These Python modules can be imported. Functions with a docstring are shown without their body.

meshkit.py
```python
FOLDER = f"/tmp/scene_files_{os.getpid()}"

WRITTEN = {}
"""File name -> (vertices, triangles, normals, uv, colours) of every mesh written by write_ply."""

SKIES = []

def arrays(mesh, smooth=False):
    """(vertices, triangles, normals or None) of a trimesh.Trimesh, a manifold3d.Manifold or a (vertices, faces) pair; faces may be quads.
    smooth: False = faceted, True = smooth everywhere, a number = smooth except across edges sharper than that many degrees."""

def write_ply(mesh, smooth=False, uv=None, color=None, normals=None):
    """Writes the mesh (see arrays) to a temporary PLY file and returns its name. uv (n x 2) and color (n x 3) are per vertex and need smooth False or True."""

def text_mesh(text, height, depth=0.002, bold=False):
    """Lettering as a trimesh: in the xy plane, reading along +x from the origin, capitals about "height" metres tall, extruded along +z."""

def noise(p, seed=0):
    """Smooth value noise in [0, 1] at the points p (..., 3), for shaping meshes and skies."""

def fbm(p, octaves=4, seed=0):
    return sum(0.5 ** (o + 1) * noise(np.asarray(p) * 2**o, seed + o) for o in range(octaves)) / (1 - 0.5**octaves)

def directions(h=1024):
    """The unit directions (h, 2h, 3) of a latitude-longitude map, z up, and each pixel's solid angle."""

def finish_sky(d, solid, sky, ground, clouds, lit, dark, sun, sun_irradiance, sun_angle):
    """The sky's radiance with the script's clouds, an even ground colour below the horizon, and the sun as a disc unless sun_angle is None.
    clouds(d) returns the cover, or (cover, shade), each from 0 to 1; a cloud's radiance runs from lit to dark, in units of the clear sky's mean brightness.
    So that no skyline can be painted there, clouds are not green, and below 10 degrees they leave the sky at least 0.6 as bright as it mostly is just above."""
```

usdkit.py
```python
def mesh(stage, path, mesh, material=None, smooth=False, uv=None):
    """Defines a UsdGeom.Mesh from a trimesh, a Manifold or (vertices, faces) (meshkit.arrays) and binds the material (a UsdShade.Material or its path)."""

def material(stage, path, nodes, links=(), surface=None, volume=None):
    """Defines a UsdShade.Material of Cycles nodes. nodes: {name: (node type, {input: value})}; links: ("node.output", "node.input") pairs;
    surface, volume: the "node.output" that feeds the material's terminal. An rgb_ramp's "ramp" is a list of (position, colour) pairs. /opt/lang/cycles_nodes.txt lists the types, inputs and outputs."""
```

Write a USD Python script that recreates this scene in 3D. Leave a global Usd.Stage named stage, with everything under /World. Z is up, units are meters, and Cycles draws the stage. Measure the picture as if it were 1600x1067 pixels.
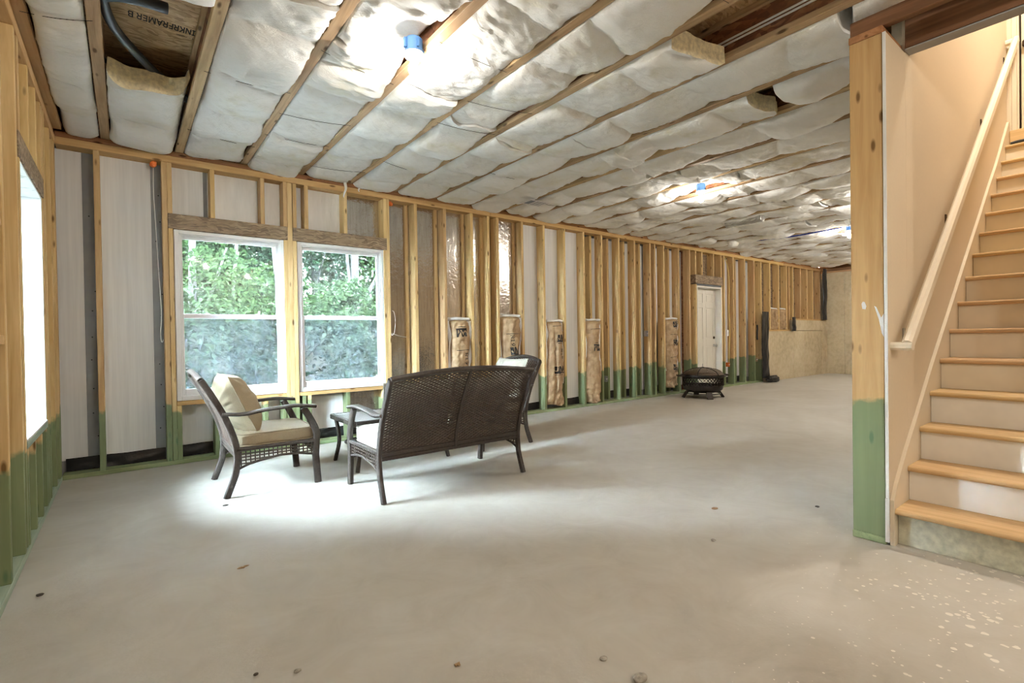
import math, random
import numpy as np, trimesh, manifold3d, shapely.geometry as sg
import usdkit, meshkit
from pxr import Usd, UsdGeom, UsdLux, UsdShade, Gf, Sdf, Vt

stage = Usd.Stage.CreateInMemory()
UsdGeom.SetStageUpAxis(stage, 'Z'); UsdGeom.SetStageMetersPerUnit(stage, 1.0)
UsdGeom.Xform.Define(stage, '/World'); UsdGeom.Scope.Define(stage, '/World/Looks')

# ------------------------------------------------------------------ camera, sky, exposure
FPX, HCAM, YAW, PITCH, ROLL = 776.4, 1.10, .6617, -.0096, -.0151
_f = np.array([math.sin(YAW) * math.cos(PITCH), math.cos(YAW) * math.cos(PITCH), math.sin(PITCH)])
_r0 = np.array([math.cos(YAW), -math.sin(YAW), 0]); _u0 = np.cross(_r0, _f)
_r = _r0 * math.cos(ROLL) + _u0 * math.sin(ROLL); _u = -_r0 * math.sin(ROLL) + _u0 * math.cos(ROLL)
cam = UsdGeom.Camera.Define(stage, '/World/camera')
cam.CreateHorizontalApertureAttr(36.0); cam.CreateVerticalApertureAttr(36.0 * 1067 / 1600)
cam.CreateFocalLengthAttr(36.0 * FPX / 1600)
cam.CreateClippingRangeAttr(Gf.Vec2f(0.05, 200))
cam.AddTransformOp().Set(Gf.Matrix4d(*map(float, (*_r, 0, *_u, 0, *(-_f), 0, 0, 0, HCAM, 1))))
cam.CreateExposureAttr(1.42)
SKY = 31.0
BULB = 210.0
BULB_COL = (1.0, 0.925, 0.82)
dome = UsdLux.DomeLight.Define(stage, '/World/sky')
dome.CreateIntensityAttr(SKY); dome.CreateColorAttr(Gf.Vec3f(0.73, 0.88, 1.0))

# ------------------------------------------------------------------ helpers
count = {}
def path_for(parent, name):
    base = parent + '/' + name
    n = count.get(base, 0); count[base] = n + 1
    return base if n == 0 else f'{base}_{n:03d}'

def props(prim, label=None, category=None, group=None, kind=None):
    for k, v in (('label', label), ('category', category), ('group', group), ('kind', kind)):
        if v: prim.SetCustomDataByKey(k, v)
    return prim

def pth(p): return str(p.GetPath()) if hasattr(p, 'GetPath') else (p or '/World')

def obj(name, mesh, mat, parent=None, smooth=False, label=None, category=None, group=None, kind=None):
    m = usdkit.mesh(stage, path_for(pth(parent), name), mesh, mat, smooth)
    return props(m.GetPrim(), label, category, group, kind)

def thing(name, label=None, category=None, loc=(0, 0, 0), rz=0.0, group=None, kind=None, parent=None):
    x = UsdGeom.Xform.Define(stage, path_for(pth(parent), name))
    if any(loc): x.AddTranslateOp().Set(Gf.Vec3d(*map(float, loc)))
    if rz: x.AddRotateZOp().Set(float(rz))
    return props(x.GetPrim(), label, category, group, kind)

def dup(root, name, label, loc=(0, 0, 0), rz=0.0, group=None, category=None):
    was = root.GetCustomData()
    p = thing(name, label, category or was['category'], loc, rz, group)
    p.GetReferences().AddInternalReference(root.GetPath()); p.SetInstanceable(True)
    return p

def _boxtmpl():
    s = np.array([[x, y, z] for x in (-1, 1) for y in (-1, 1) for z in (-1, 1)], float)
    v = np.vstack([s * [1, .9, .9], s * [.9, 1, .9], s * [.9, .9, 1]])
    h = trimesh.convex.convex_hull(v)
    # map hull verts back to template order
    idx = [int(np.argmin(((v - p) ** 2).sum(1))) for p in h.vertices]
    return np.array(idx)[h.faces], s
_BF, _BS = _boxtmpl()
def box(x0, x1, y0, y1, z0, z1, c=0.0025):
    x0, x1 = min(x0, x1), max(x0, x1); y0, y1 = min(y0, y1), max(y0, y1); z0, z1 = min(z0, z1), max(z0, z1)
    a = np.array([x1 - x0, y1 - y0, z1 - z0]) / 2; m = np.array([x0 + x1, y0 + y1, z0 + z1]) / 2
    c = min(c, a.min() * .45)
    v = np.vstack([_BS * [a[0], a[1] - c, a[2] - c], _BS * [a[0] - c, a[1], a[2] - c], _BS * [a[0] - c, a[1] - c, a[2]]]) + m
    return trimesh.Trimesh(v, _BF, process=False)

def cat(ms):
    vs, fs, o = [], [], 0
    for m in ms:
        v, f, _ = meshkit.arrays(m); vs.append(v); fs.append(f + o); o += len(v)
    return trimesh.Trimesh(np.vstack(vs), np.vstack(fs), process=False)

def moved(m, rot=None, t=(0, 0, 0), s=None):
    v, f, _ = meshkit.arrays(m)
    if s is not None: v = v * s
    if rot is not None: v = v @ np.asarray(rot).T
    return trimesh.Trimesh(v + np.asarray(t, float), f, process=False)

def rotm(axis, deg):
    return trimesh.transformations.rotation_matrix(math.radians(deg), axis)[:3, :3]

def circ(r, n=10): 
    a = np.arange(n) * 2 * math.pi / n
    return np.stack([r * np.cos(a), r * np.sin(a)], 1)
def rrect(w, h, c=None):
    c = min(w, h) * .25 if c is None else c; a, b = w / 2, h / 2
    return np.array([[a, b - c], [a - c, b], [-a + c, b], [-a, b - c], [-a, -b + c], [-a + c, -b], [a - c, -b], [a, -b + c]])

def sweep(pts, prof, up=(0, 0, 1), closed=False):
    """profile (x along side, y along up) carried along the points"""
    P = np.asarray(pts, float); n = len(P); prof = np.asarray(prof, float)
    if closed: T = np.roll(P, -1, 0) - np.roll(P, 1, 0)
    else: T = np.gradient(P, axis=0)
    T /= np.linalg.norm(T, axis=1, keepdims=True)
    U = np.broadcast_to(np.asarray(up, float), P.shape)
    S = np.cross(T, U); S /= np.maximum(np.linalg.norm(S, axis=1, keepdims=True), 1e-9)
    N = np.cross(S, T)
    V = P[:, None] + S[:, None] * prof[None, :, :1] + N[:, None] * prof[None, :, 1:]
    k = len(prof); V = V.reshape(-1, 3); F = []
    m = n if closed else n - 1
    i = np.arange(m)[:, None]; j = np.arange(k)[None]
    a = i * k + j; b = i * k + (j + 1) % k; c = ((i + 1) % n) * k + (j + 1) % k; d = ((i + 1) % n) * k + j
    F = np.concatenate([np.stack([a, b, c], -1).reshape(-1, 3), np.stack([a, c, d], -1).reshape(-1, 3)])
    F = F[:, ::-1]
    if not closed:
        j = np.arange(1, k - 1)
        F = np.vstack([F, np.stack([0 * j, j, j + 1], 1), (n - 1) * k + np.stack([0 * j, j + 1, j], 1)])
    return trimesh.Trimesh(V, F, process=False)

def spline(pts, n=24):
    """Catmull-Rom through the points"""
    P = np.asarray(pts, float); P = np.vstack([2 * P[0] - P[1], P, 2 * P[-1] - P[-2]])
    t = np.linspace(0, len(P) - 3 - 1e-9, n); i = t.astype(int); u = (t - i)[:, None]
    a, b, c, d = P[i], P[i + 1], P[i + 2], P[i + 3]
    return .5 * (2 * b + (c - a) * u + (2 * a - 5 * b + 4 * c - d) * u ** 2 + (3 * b - a - 3 * c + d) * u ** 3)

def grid_faces(nu, nv):
    i = np.arange(nu - 1)[:, None]; j = np.arange(nv - 1)[None]
    a = i * nv + j
    return np.concatenate([np.stack([a, a + nv, a + nv + 1], -1).reshape(-1, 3), np.stack([a, a + nv + 1, a + 1], -1).reshape(-1, 3)])

def lathe(prof, n=24, cap=True):
    """prof: (r, z) pairs from bottom to top"""
    p = np.asarray(prof, float); a = np.arange(n) * 2 * math.pi / n
    V = np.stack([p[:, None, 0] * np.cos(a), p[:, None, 0] * np.sin(a), np.broadcast_to(p[:, None, 1], (len(p), n))], -1).reshape(-1, 3)
    i = np.arange(len(p) - 1)[:, None]; j = np.arange(n)[None]
    A = i * n + j; B = i * n + (j + 1) % n; C = B + n; D = A + n
    F = np.concatenate([np.stack([A, B, C], -1).reshape(-1, 3), np.stack([A, C, D], -1).reshape(-1, 3)])
    if cap:
        j = np.arange(1, n - 1)
        F = np.vstack([F, np.stack([0 * j, j + 1, j], 1), (len(p) - 1) * n + np.stack([0 * j, j, j + 1], 1)])
    return trimesh.Trimesh(V, F, process=False)

def extrude_y(poly, y0, y1):
    m = trimesh.creation.extrude_polygon(sg.Polygon(poly), abs(y1 - y0), engine='earcut')
    v = np.array(m.vertices)
    return trimesh.Trimesh(np.stack([v[:, 0], min(y0, y1) + v[:, 2], v[:, 1]], 1), m.faces[:, ::-1], process=False)
def extrude_x(poly, x0, x1):
    m = trimesh.creation.extrude_polygon(sg.Polygon(poly), abs(x1 - x0), engine='earcut')
    v = np.array(m.vertices)
    return trimesh.Trimesh(np.stack([min(x0, x1) + v[:, 2], v[:, 0], v[:, 1]], 1), m.faces, process=False)

# ------------------------------------------------------------------ materials
def mat(name, nodes, links, surface='p.BSDF'):
    return usdkit.material(stage, '/World/Looks/' + name, nodes, links, surface)

def plain(name, col, rough=.6, metallic=0.0, bump=None, vary=0.0, **kw):
    nodes = {'p': ('principled_bsdf', {'base_color': col, 'roughness': rough, 'metallic': metallic, **kw})}; links = []
    if bump or vary:
        nodes['g'] = ('texture_coordinate', {})
        nodes['n'] = ('noise_texture', {'scale': bump[0] if bump else 8.0, 'detail': 4.0})
        links += [('g.object', 'n.vector')]
    if bump:
        nodes['b'] = ('bump', {'strength': bump[1], 'distance': .01})
        links += [('n.fac', 'b.height'), ('b.normal', 'p.normal')]
    if vary:
        c = np.array(col)
        nodes['r'] = ('rgb_ramp', {'ramp': [(.3, tuple(c * (1 - vary))), (.7, tuple(np.minimum(c * (1 + vary), 1)))]})
        links += [('n.fac', 'r.fac'), ('r.color', 'p.base_color')]
    return mat(name, nodes, links)

def wood(name, axis, lo, hi, green=None, knots=True, rough=.65, vary=.14):
    """lumber with grain along an axis; green = height to which a green stain reaches"""
    sc = [9.0, 9.0, 9.0]; sc['xyz'.index(axis)] = .55
    sk = [13.0, 13.0, 13.0]; sk['xyz'.index(axis)] = 4.2
    nodes = {
        'g': ('geometry', {}), 'o': ('object_info', {}),
        'w': ('math', {'math_type': 'multiply', 'value2': 37.0}),
        'm': ('mapping', {'scale': tuple(sc)}),
        'n': ('noise_texture', {'dimensions': '4D', 'scale': 3.0, 'detail': 5.0, 'roughness': .6, 'distortion': .6}),
        'r': ('rgb_ramp', {'ramp': [(.28, lo), (.5, tuple((np.array(lo) + np.array(hi)) / 2)), (.72, hi)]}),
        'vr': ('map_range', {'from_min': 0., 'from_max': 1., 'to_min': 1 - vary, 'to_max': 1 + vary}),
        'hr': ('map_range', {'from_min': 0., 'from_max': 1., 'to_min': .49, 'to_max': .505}),
        'h': ('hsv', {'saturation': 1.0}),
        'b': ('bump', {'strength': .12, 'distance': .003}),
        'p': ('principled_bsdf', {'roughness': rough, 'specular_ior_level': .15}),
    }
    links = [('g.position', 'm.vector'), ('o.random', 'w.value1'), ('m.vector', 'n.vector'), ('w.value', 'n.w'), ('n.fac', 'r.fac'),
             ('o.random', 'vr.value'), ('vr.result', 'h.value'), ('o.random', 'hr.value'), ('hr.result', 'h.hue'), ('r.color', 'h.color'), ('n.fac', 'b.height'), ('b.normal', 'p.normal')]
    last = 'h.color'
    if knots:
        nodes.update({'km': ('mapping', {'scale': tuple(sk)}), 'ka': ('vector_math', {'math_type': 'add'}), 'kv': ('voronoi_texture', {'scale': 1.0, 'feature': 'f1'}),
                      'kr': ('rgb_ramp', {'ramp': [(.08, (1, 1, 1)), (.17, (0, 0, 0))]}),
                      'kx': ('mix', {'color2': tuple(np.array(lo) * (.22, .17, .12))}), 'kf': ('math', {'math_type': 'multiply', 'value2': .85})})
        links += [('g.position', 'km.vector'), ('km.vector', 'ka.vector1'), ('w.value', 'ka.vector2'), ('ka.vector', 'kv.vector'), ('kv.distance', 'kr.fac'), ('kr.color', 'kf.value1'), ('kf.value', 'kx.fac'), (last, 'kx.color1')]
        last = 'kx.color'
    if green is not None:
        nodes.update({'s': ('separate_xyz', {}), 'gn': ('noise_texture', {'scale': 9.0, 'detail': 4.0, 'dimensions': '4D'}),
                      'ga': ('math', {'math_type': 'multiply_add', 'value2': .22}), 'gb': ('math', {'math_type': 'multiply_add', 'value2': .12}),
                      'gr': ('map_range', {'from_min': green + .185, 'from_max': green + .155, 'to_min': 0., 'to_max': .78, 'clamp': True}),
                      'gx': ('mix', {'color2': (.100, .205, .112)})})
        links += [('g.position', 's.vector'), ('g.position', 'gn.vector'), ('w.value', 'gn.w'), ('gn.fac', 'ga.value1'), ('s.z', 'ga.value3'), ('o.random', 'gb.value1'), ('ga.value', 'gb.value3'),
                  ('gb.value', 'gr.value'), ('gr.result', 'gx.fac'), (last, 'gx.color1')]
        last = 'gx.color'
    links.append((last, 'p.base_color'))
    return mat(name, nodes, links)

LO, HI = (.51, .325, .125), (.73, .545, .285)
M = {}
M['stud'] = wood('stud_wood', 'z', LO, HI, green=.56)
M['stud_low'] = wood('stud_wood_faded_stain', 'z', LO, HI, green=.50)
M['stud_plain'] = wood('stud_wood_plain', 'z', LO, HI)
M['post'] = wood('post_wood', 'z', (.47, .30, .115), (.63, .445, .205), green=.68, vary=.05)
M['plate'] = wood('plate_wood', 'x', (.48, .29, .105), (.68, .47, .21))
M['plate_y'] = wood('plate_wood_along_wall', 'y', (.48, .28, .115), (.68, .46, .24))
M['plate_red'] = wood('upper_plate_wood', 'x', (.30, .14, .055), (.50, .27, .12))
M['treated'] = wood('green_treated_plate', 'x', (.15, .21, .10), (.34, .37, .20), knots=False)
M['treated_y'] = wood('green_treated_plate_along_wall', 'y', (.21, .28, .21), (.42, .48, .38), knots=False)
M['flange'] = wood('joist_flange_wood', 'y', (.30, .20, .105), (.60, .43, .245))
M['tread'] = wood('stair_tread_wood', 'y', (.50, .33, .155), (.70, .50, .275), knots=False, rough=.45, vary=.04)
M['beam'] = wood('opening_header_wood', 'y', (.10, .055, .028), (.30, .165, .08), knots=False)

def osb(name, axis_scale, dark, mid, light):
    nodes = {'g': ('geometry', {}), 'n0': ('noise_texture', {'scale': 5.0, 'detail': 2.0}), 'mx': ('mix', {'mix_type': 'add', 'fac': .12}),
             'm': ('mapping', {'scale': axis_scale}), 'v': ('voronoi_texture', {'scale': 1.0, 'randomness': 1.0}), 's': ('separate_color', {}),
             'n': ('noise_texture', {'scale': 2.0, 'detail': 4.0}), 'ad': ('math', {'math_type': 'multiply_add', 'value2': .55}),
             'h2': ('math', {'math_type': 'multiply', 'value2': .45}),
             'r': ('rgb_ramp', {'ramp': [(.15, dark), (.5, mid), (.85, light)]}), 'b': ('bump', {'strength': .5, 'distance': .004}),
             'p': ('principled_bsdf', {'roughness': .7})}
    links = [('g.position', 'n0.vector'), ('g.position', 'mx.color1'), ('n0.color', 'mx.color2'), ('mx.color', 'm.vector'), ('m.vector', 'v.vector'), ('v.color', 's.color'),
             ('m.vector', 'n.vector'), ('s.r', 'ad.value1'), ('n.fac', 'h2.value1'), ('h2.value', 'ad.value3'), ('ad.value', 'r.fac'), ('r.color', 'p.base_color'), ('ad.value', 'b.height'), ('b.normal', 'p.normal')]
    return mat(name, nodes, links)
M['osb_head'] = osb('header_osb', (14, 30, 75), (.13, .085, .048), (.27, .19, .115), (.42, .315, .20))
M['osb_web'] = osb('joist_web_osb', (30, 16, 42), (.10, .035, .014), (.20, .075, .03), (.34, .16, .07))
M['osb_sub'] = osb('subfloor_osb', (18, 60, 20), (.30, .185, .085), (.52, .35, .18), (.68, .50, .29))

# concrete slab
M['slab'] = mat('concrete_slab', {
    'g': ('geometry', {}), 'n1': ('noise_texture', {'scale': .55, 'detail': 5.0, 'roughness': .55, 'distortion': .8}), 'n2': ('noise_texture', {'scale': 3.2, 'detail': 8.0, 'roughness': .68, 'distortion': 1.2}),
    'ns': ('noise_texture', {'scale': 70.0, 'detail': 3.0}),
    'a': ('math', {'math_type': 'multiply_add', 'value2': .5}), 'a2': ('math', {'math_type': 'multiply', 'value2': .5}),
    'r': ('rgb_ramp', {'ramp': [(.30, (.385, .35, .295)), (.45, (.465, .435, .38)), (.56, (.515, .49, .44)), (.72, (.585, .568, .525))]}),
    'pv': ('voronoi_texture', {'scale': 46.0, 'randomness': 1.0}), 'ps': ('separate_color', {}),
    'pm': ('noise_texture', {'scale': 2.1, 'detail': 2.0}), 'x': ('separate_xyz', {}),
    'rx': ('map_range', {'from_min': .7, 'from_max': 2.6, 'to_min': 0., 'to_max': 1., 'clamp': True}), 'ry': ('map_range', {'from_min': 1.25, 'from_max': .45, 'to_min': 0., 'to_max': 1., 'clamp': True}),
    'mk': ('math', {'math_type': 'multiply'}), 'mk2': ('math', {'math_type': 'multiply', 'use_clamp': False}),
    'sz': ('math', {'math_type': 'power', 'value2': 5.0}), 'th': ('math', {'math_type': 'multiply'}), 'th2': ('math', {'math_type': 'multiply', 'value2': 1.2}),
    'dn': ('noise_texture', {'scale': 80.0, 'detail': 2.0}), 'dm': ('math', {'math_type': 'multiply_add', 'value2': .28}), 'dm2': ('math', {'math_type': 'subtract', 'value2': .14}),
    'ls': ('math', {'math_type': 'less_than'}), 'px': ('mix', {'color2': (.80, .76, .68)}), 'pf': ('math', {'math_type': 'multiply', 'value2': .8}),
    'b': ('bump', {'strength': .12, 'distance': .006}), 'rr': ('map_range', {'from_min': .3, 'from_max': .7, 'to_min': .5, 'to_max': .72}),
    'p': ('principled_bsdf', {'specular_ior_level': .35})},
    [('g.position', 'n1.vector'), ('g.position', 'n2.vector'), ('g.position', 'ns.vector'), ('n1.fac', 'a.value1'), ('n2.fac', 'a2.value1'), ('a2.value', 'a.value3'), ('a.value', 'r.fac'),
     ('g.position', 'pv.vector'), ('pv.color', 'ps.color'), ('g.position', 'pm.vector'), ('g.position', 'x.vector'), ('x.x', 'rx.value'), ('x.y', 'ry.value'), ('rx.result', 'mk.value1'), ('ry.result', 'mk.value2'),
     ('mk.value', 'mk2.value1'), ('pm.fac', 'mk2.value2'), ('ps.r', 'sz.value1'), ('sz.value', 'th.value1'), ('mk2.value', 'th.value2'), ('th.value', 'th2.value1'),
     ('g.position', 'dn.vector'), ('dn.fac', 'dm.value1'), ('pv.distance', 'dm.value3'), ('dm.value', 'dm2.value1'), ('dm2.value', 'ls.value1'), ('th2.value', 'ls.value2'), ('ls.value', 'pf.value1'), ('pf.value', 'px.fac'), ('r.color', 'px.color1'), ('px.color', 'p.base_color'),
     ('ns.fac', 'b.height'), ('b.normal', 'p.normal'), ('n2.fac', 'rr.value'), ('rr.result', 'p.roughness')])
M['conc_wall'] = mat('concrete_wall', {
    'g': ('geometry', {}), 'n1': ('noise_texture', {'scale': 1.1, 'detail': 6.0, 'roughness': .6}), 'n2': ('noise_texture', {'scale': 12.0, 'detail': 5.0}),
    'a': ('math', {'math_type': 'multiply_add', 'value2': .65}), 'a2': ('math', {'math_type': 'multiply', 'value2': .35}),
    'r': ('rgb_ramp', {'ramp': [(.3, (.36, .285, .175)), (.5, (.55, .455, .30)), (.7, (.66, .575, .42))]}), 'b': ('bump', {'strength': .3, 'distance': .006}), 'p': ('principled_bsdf', {'roughness': .85})},
    [('g.position', 'n1.vector'), ('g.position', 'n2.vector'), ('n1.fac', 'a.value1'), ('n2.fac', 'a2.value1'), ('a2.value', 'a.value3'), ('a.value', 'r.fac'), ('r.color', 'p.base_color'), ('n2.fac', 'b.height'), ('b.normal', 'p.normal')])

# fibreglass wool
M['wool'] = mat('fibreglass_wool', {
    'g': ('geometry', {}), 'm': ('mapping', {'scale': (1.0, 2.6, 1.6), 'rotation': (0, 0, .5)}),
    'n1': ('noise_texture', {'scale': 2.3, 'detail': 4.0, 'roughness': .6}), 'n2': ('noise_texture', {'scale': 38.0, 'detail': 8.0, 'roughness': .75, 'distortion': 1.0}),
    'n3': ('noise_texture', {'scale': 8.0, 'detail': 6.0, 'roughness': .62, 'distortion': 1.6}),
    'r': ('rgb_ramp', {'ramp': [(.27, (.80, .775, .64)), (.40, (.90, .895, .855)), (.55, (.935, .945, .94))]}), 'ad': ('math', {'math_type': 'multiply_add', 'value2': .5}),
    'b': ('bump', {'strength': .6, 'distance': .015}), 'p': ('principled_bsdf', {'roughness': .9, 'specular_ior_level': .05})},
    [('g.position', 'm.vector'), ('g.position', 'n1.vector'), ('m.vector', 'n2.vector'), ('m.vector', 'n3.vector'), ('n1.fac', 'r.fac'), ('r.color', 'p.base_color'), ('n2.fac', 'ad.value1'), ('n3.fac', 'ad.value3'), ('ad.value', 'b.height'), ('b.normal', 'p.normal')])
M['wool_cut'] = plain('fibreglass_cut_edge', (.78, .70, .48), .95, bump=(40, .8), vary=.2)

def ribbed(name, lo, hi, scale, rough, metallic=0.0, bumpd=.006, strength=.5, zs=.35):
    return mat(name, {'g': ('geometry', {}), 'm': ('mapping', {'scale': (1, 1, zs / 10)}), 'n': ('noise_texture', {'scale': scale, 'detail': 4.0, 'roughness': .55}),
                      'm2': ('mapping', {'scale': (1, 1, zs)}), 'n2': ('noise_texture', {'scale': scale * .6, 'detail': 3.0, 'roughness': .5, 'distortion': .5}),
                      'r': ('rgb_ramp', {'ramp': [(.35, lo), (.65, hi)]}), 'b': ('bump', {'strength': strength, 'distance': bumpd}), 'p': ('principled_bsdf', {'roughness': rough, 'metallic': metallic})},
               [('g.position', 'm.vector'), ('m.vector', 'n.vector'), ('g.position', 'm2.vector'), ('m2.vector', 'n2.vector'), ('n.fac', 'r.fac'), ('r.color', 'p.base_color'), ('n2.fac' if metallic > .3 else 'n.fac', 'b.height'), ('b.normal', 'p.normal')])
M['panel'] = ribbed('ribbed_white_film', (.74, .74, .745), (.83, .83, .83), 28.0, .5, strength=.25)
M['film'] = ribbed('wrinkled_white_film', (.80, .79, .78), (.88, .87, .86), 14.0, .35, bumpd=.02, strength=.7, zs=2.0)
M['foil'] = ribbed('foil_facing', (.58, .54, .50), (.74, .70, .66), 42.0, .17, metallic=.95, bumpd=.006, strength=.6, zs=.9)
M['grey_board'] = plain('grey_sheathing', (.30, .31, .32), .6, vary=.08)
M['black_plastic'] = plain('black_plastic_sheet', (.012, .012, .014), .32, bump=(9, .9))
M['vinyl'] = plain('white_vinyl', (.86, .87, .89), .35)
M['white_board'] = mat('stained_white_board', {'g': ('geometry', {}), 'm': ('mapping', {'scale': (3, 3, 1)}), 'n': ('noise_texture', {'scale': 2.4, 'detail': 6.0, 'roughness': .75}),
    'r': ('rgb_ramp', {'ramp': [(.28, (.42, .42, .38)), (.40, (.82, .84, .83)), (.6, (.86, .88, .88))]}), 'p': ('principled_bsdf', {'roughness': .5})}, [('g.position', 'm.vector'), ('m.vector', 'n.vector'), ('n.fac', 'r.fac'), ('r.color', 'p.base_color')])
M['glass'] = mat('window_glass', {'t': ('transparent_bsdf', {'color': (.93, .96, .96)}), 'g': ('glossy_bsdf', {'roughness': .02, 'color': (.9, .9, .9)}), 'f': ('fresnel', {'IOR': 1.45}), 'x': ('mix_closure', {}),
                                  'd': ('translucent_bsdf', {'color': (.5, .5, .5)}), 'y': ('mix_closure', {'fac': .010})},  # faint translucent veil puts the window haze into the glass
                 [('f.fac', 'x.fac'), ('t.BSDF', 'x.closure1'), ('g.BSDF', 'x.closure2'), ('x.closure', 'y.closure1'), ('d.BSDF', 'y.closure2')], 'y.closure')
M['screen'] = mat('insect_screen', {'t': ('transparent_bsdf', {}), 'd': ('diffuse_bsdf', {'color': (.028, .032, .040)}), 'tl': ('translucent_bsdf', {'color': (.028, .032, .040)}), 'a': ('mix_closure', {'fac': .5}), 'x': ('mix_closure', {'fac': .19})},
                  [('d.BSDF', 'a.closure1'), ('tl.BSDF', 'a.closure2'), ('t.BSDF', 'x.closure1'), ('a.closure', 'x.closure2')], 'x.closure')
M['drywall_edge'] = plain('drywall_edge', (.74, .74, .72), .8, bump=(60, .4))
M['cream'] = plain('cream_wall_paint', (.63, .535, .40), .7, bump=(120, .05), vary=.02)
M['cream_trim'] = plain('cream_trim_paint', (.68, .59, .45), .45)
M['rail'] = plain('handrail_paint', (.74, .66, .53), .4)
M['riser'] = plain('riser_primer', (.78, .75, .69), .5, vary=.05)
M['riser_cream'] = plain('riser_cream_paint', (.72, .64, .50), .5, vary=.03)
M['riser_raw'] = plain('unpainted_riser', (.53, .53, .42), .7, vary=.22, bump=(30, .2))
M['kraft'] = mat('kraft_paper', {'g': ('geometry', {}), 'n': ('noise_texture', {'scale': 9.0, 'detail': 5.0, 'roughness': .6}), 'o': ('object_info', {}),
    'r': ('rgb_ramp', {'ramp': [(.3, (.33, .21, .105)), (.55, (.45, .305, .165)), (.75, (.54, .39, .23))]}), 'b': ('bump', {'strength': .45, 'distance': .012}), 'p': ('principled_bsdf', {'roughness': .62})},
    [('g.position', 'n.vector'), ('n.fac', 'r.fac'), ('r.color', 'p.base_color'), ('n.fac', 'b.height'), ('b.normal', 'p.normal')])
M['ink'] = plain('black_print', (.03, .028, .026), .8)
M['wicker'] = plain('brown_wicker', (.058, .041, .032), .34, vary=.25)
M['wicker_glare_top'] = plain('wicker_top_with_glare', (.26, .25, .24), .5, specular_ior_level=1.0, coat_weight=1.0, coat_roughness=.42, coat_ior=2.0)  # pale grey and strong coat stand in for window glare on dark wicker
M['wicker_frame'] = plain('dark_frame_wrap', (.048, .037, .031), .38, bump=(55, .35), vary=.2)
M['cushion'] = plain('beige_cushion_cloth', (.38, .31, .205), .7, bump=(140, .12), vary=.06)
M['cushion_pale'] = plain('cream_cushion_cloth', (.46, .43, .36), .8, bump=(140, .12), vary=.04)
M['pit'] = plain('bronzed_black_steel', (.032, .024, .020), .45, .6, vary=.3)
M['mesh_screen'] = mat('spark_screen_mesh', {'t': ('transparent_bsdf', {}), 'd': ('principled_bsdf', {'base_color': (.16, .11, .075), 'roughness': .5, 'metallic': .5}), 'x': ('mix_closure', {'fac': .62})}, [('t.BSDF', 'x.closure1'), ('d.BSDF', 'x.closure2')], 'x.closure')
M['steel'] = plain('bright_steel', (.6, .6, .6), .3, 1.0)
M['bronze'] = plain('dark_bronze', (.10, .07, .05), .35, .9)
M['blue_box'] = plain('blue_plastic', (.075, .22, .52), .45)
M['porcelain'] = plain('white_porcelain', (.86, .85, .83), .3)
M['white_plastic'] = plain('white_plastic', (.82, .82, .80), .4)
M['black_rubber'] = plain('black_pipe_rubber', (.035, .042, .052), .45)
M['cable_white'] = plain('white_cable', (.78, .77, .74), .5)
M['cable_yellow'] = plain('yellow_cable', (.68, .52, .16), .5)
M['cable_blue'] = plain('blue_cable', (.02, .05, .42), .45)
M['wire'] = plain('dark_wire', (.05, .05, .05), .5, .8)
M['orange'] = plain('orange_foam', (.80, .19, .035), .7)
M['duct'] = plain('silver_duct', (.62, .62, .60), .3, .9, bump=(40, .8))
M['door'] = plain('white_door_paint', (.76, .725, .645), .45)
M['paper'] = plain('white_card', (.82, .82, .84), .7)
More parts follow.
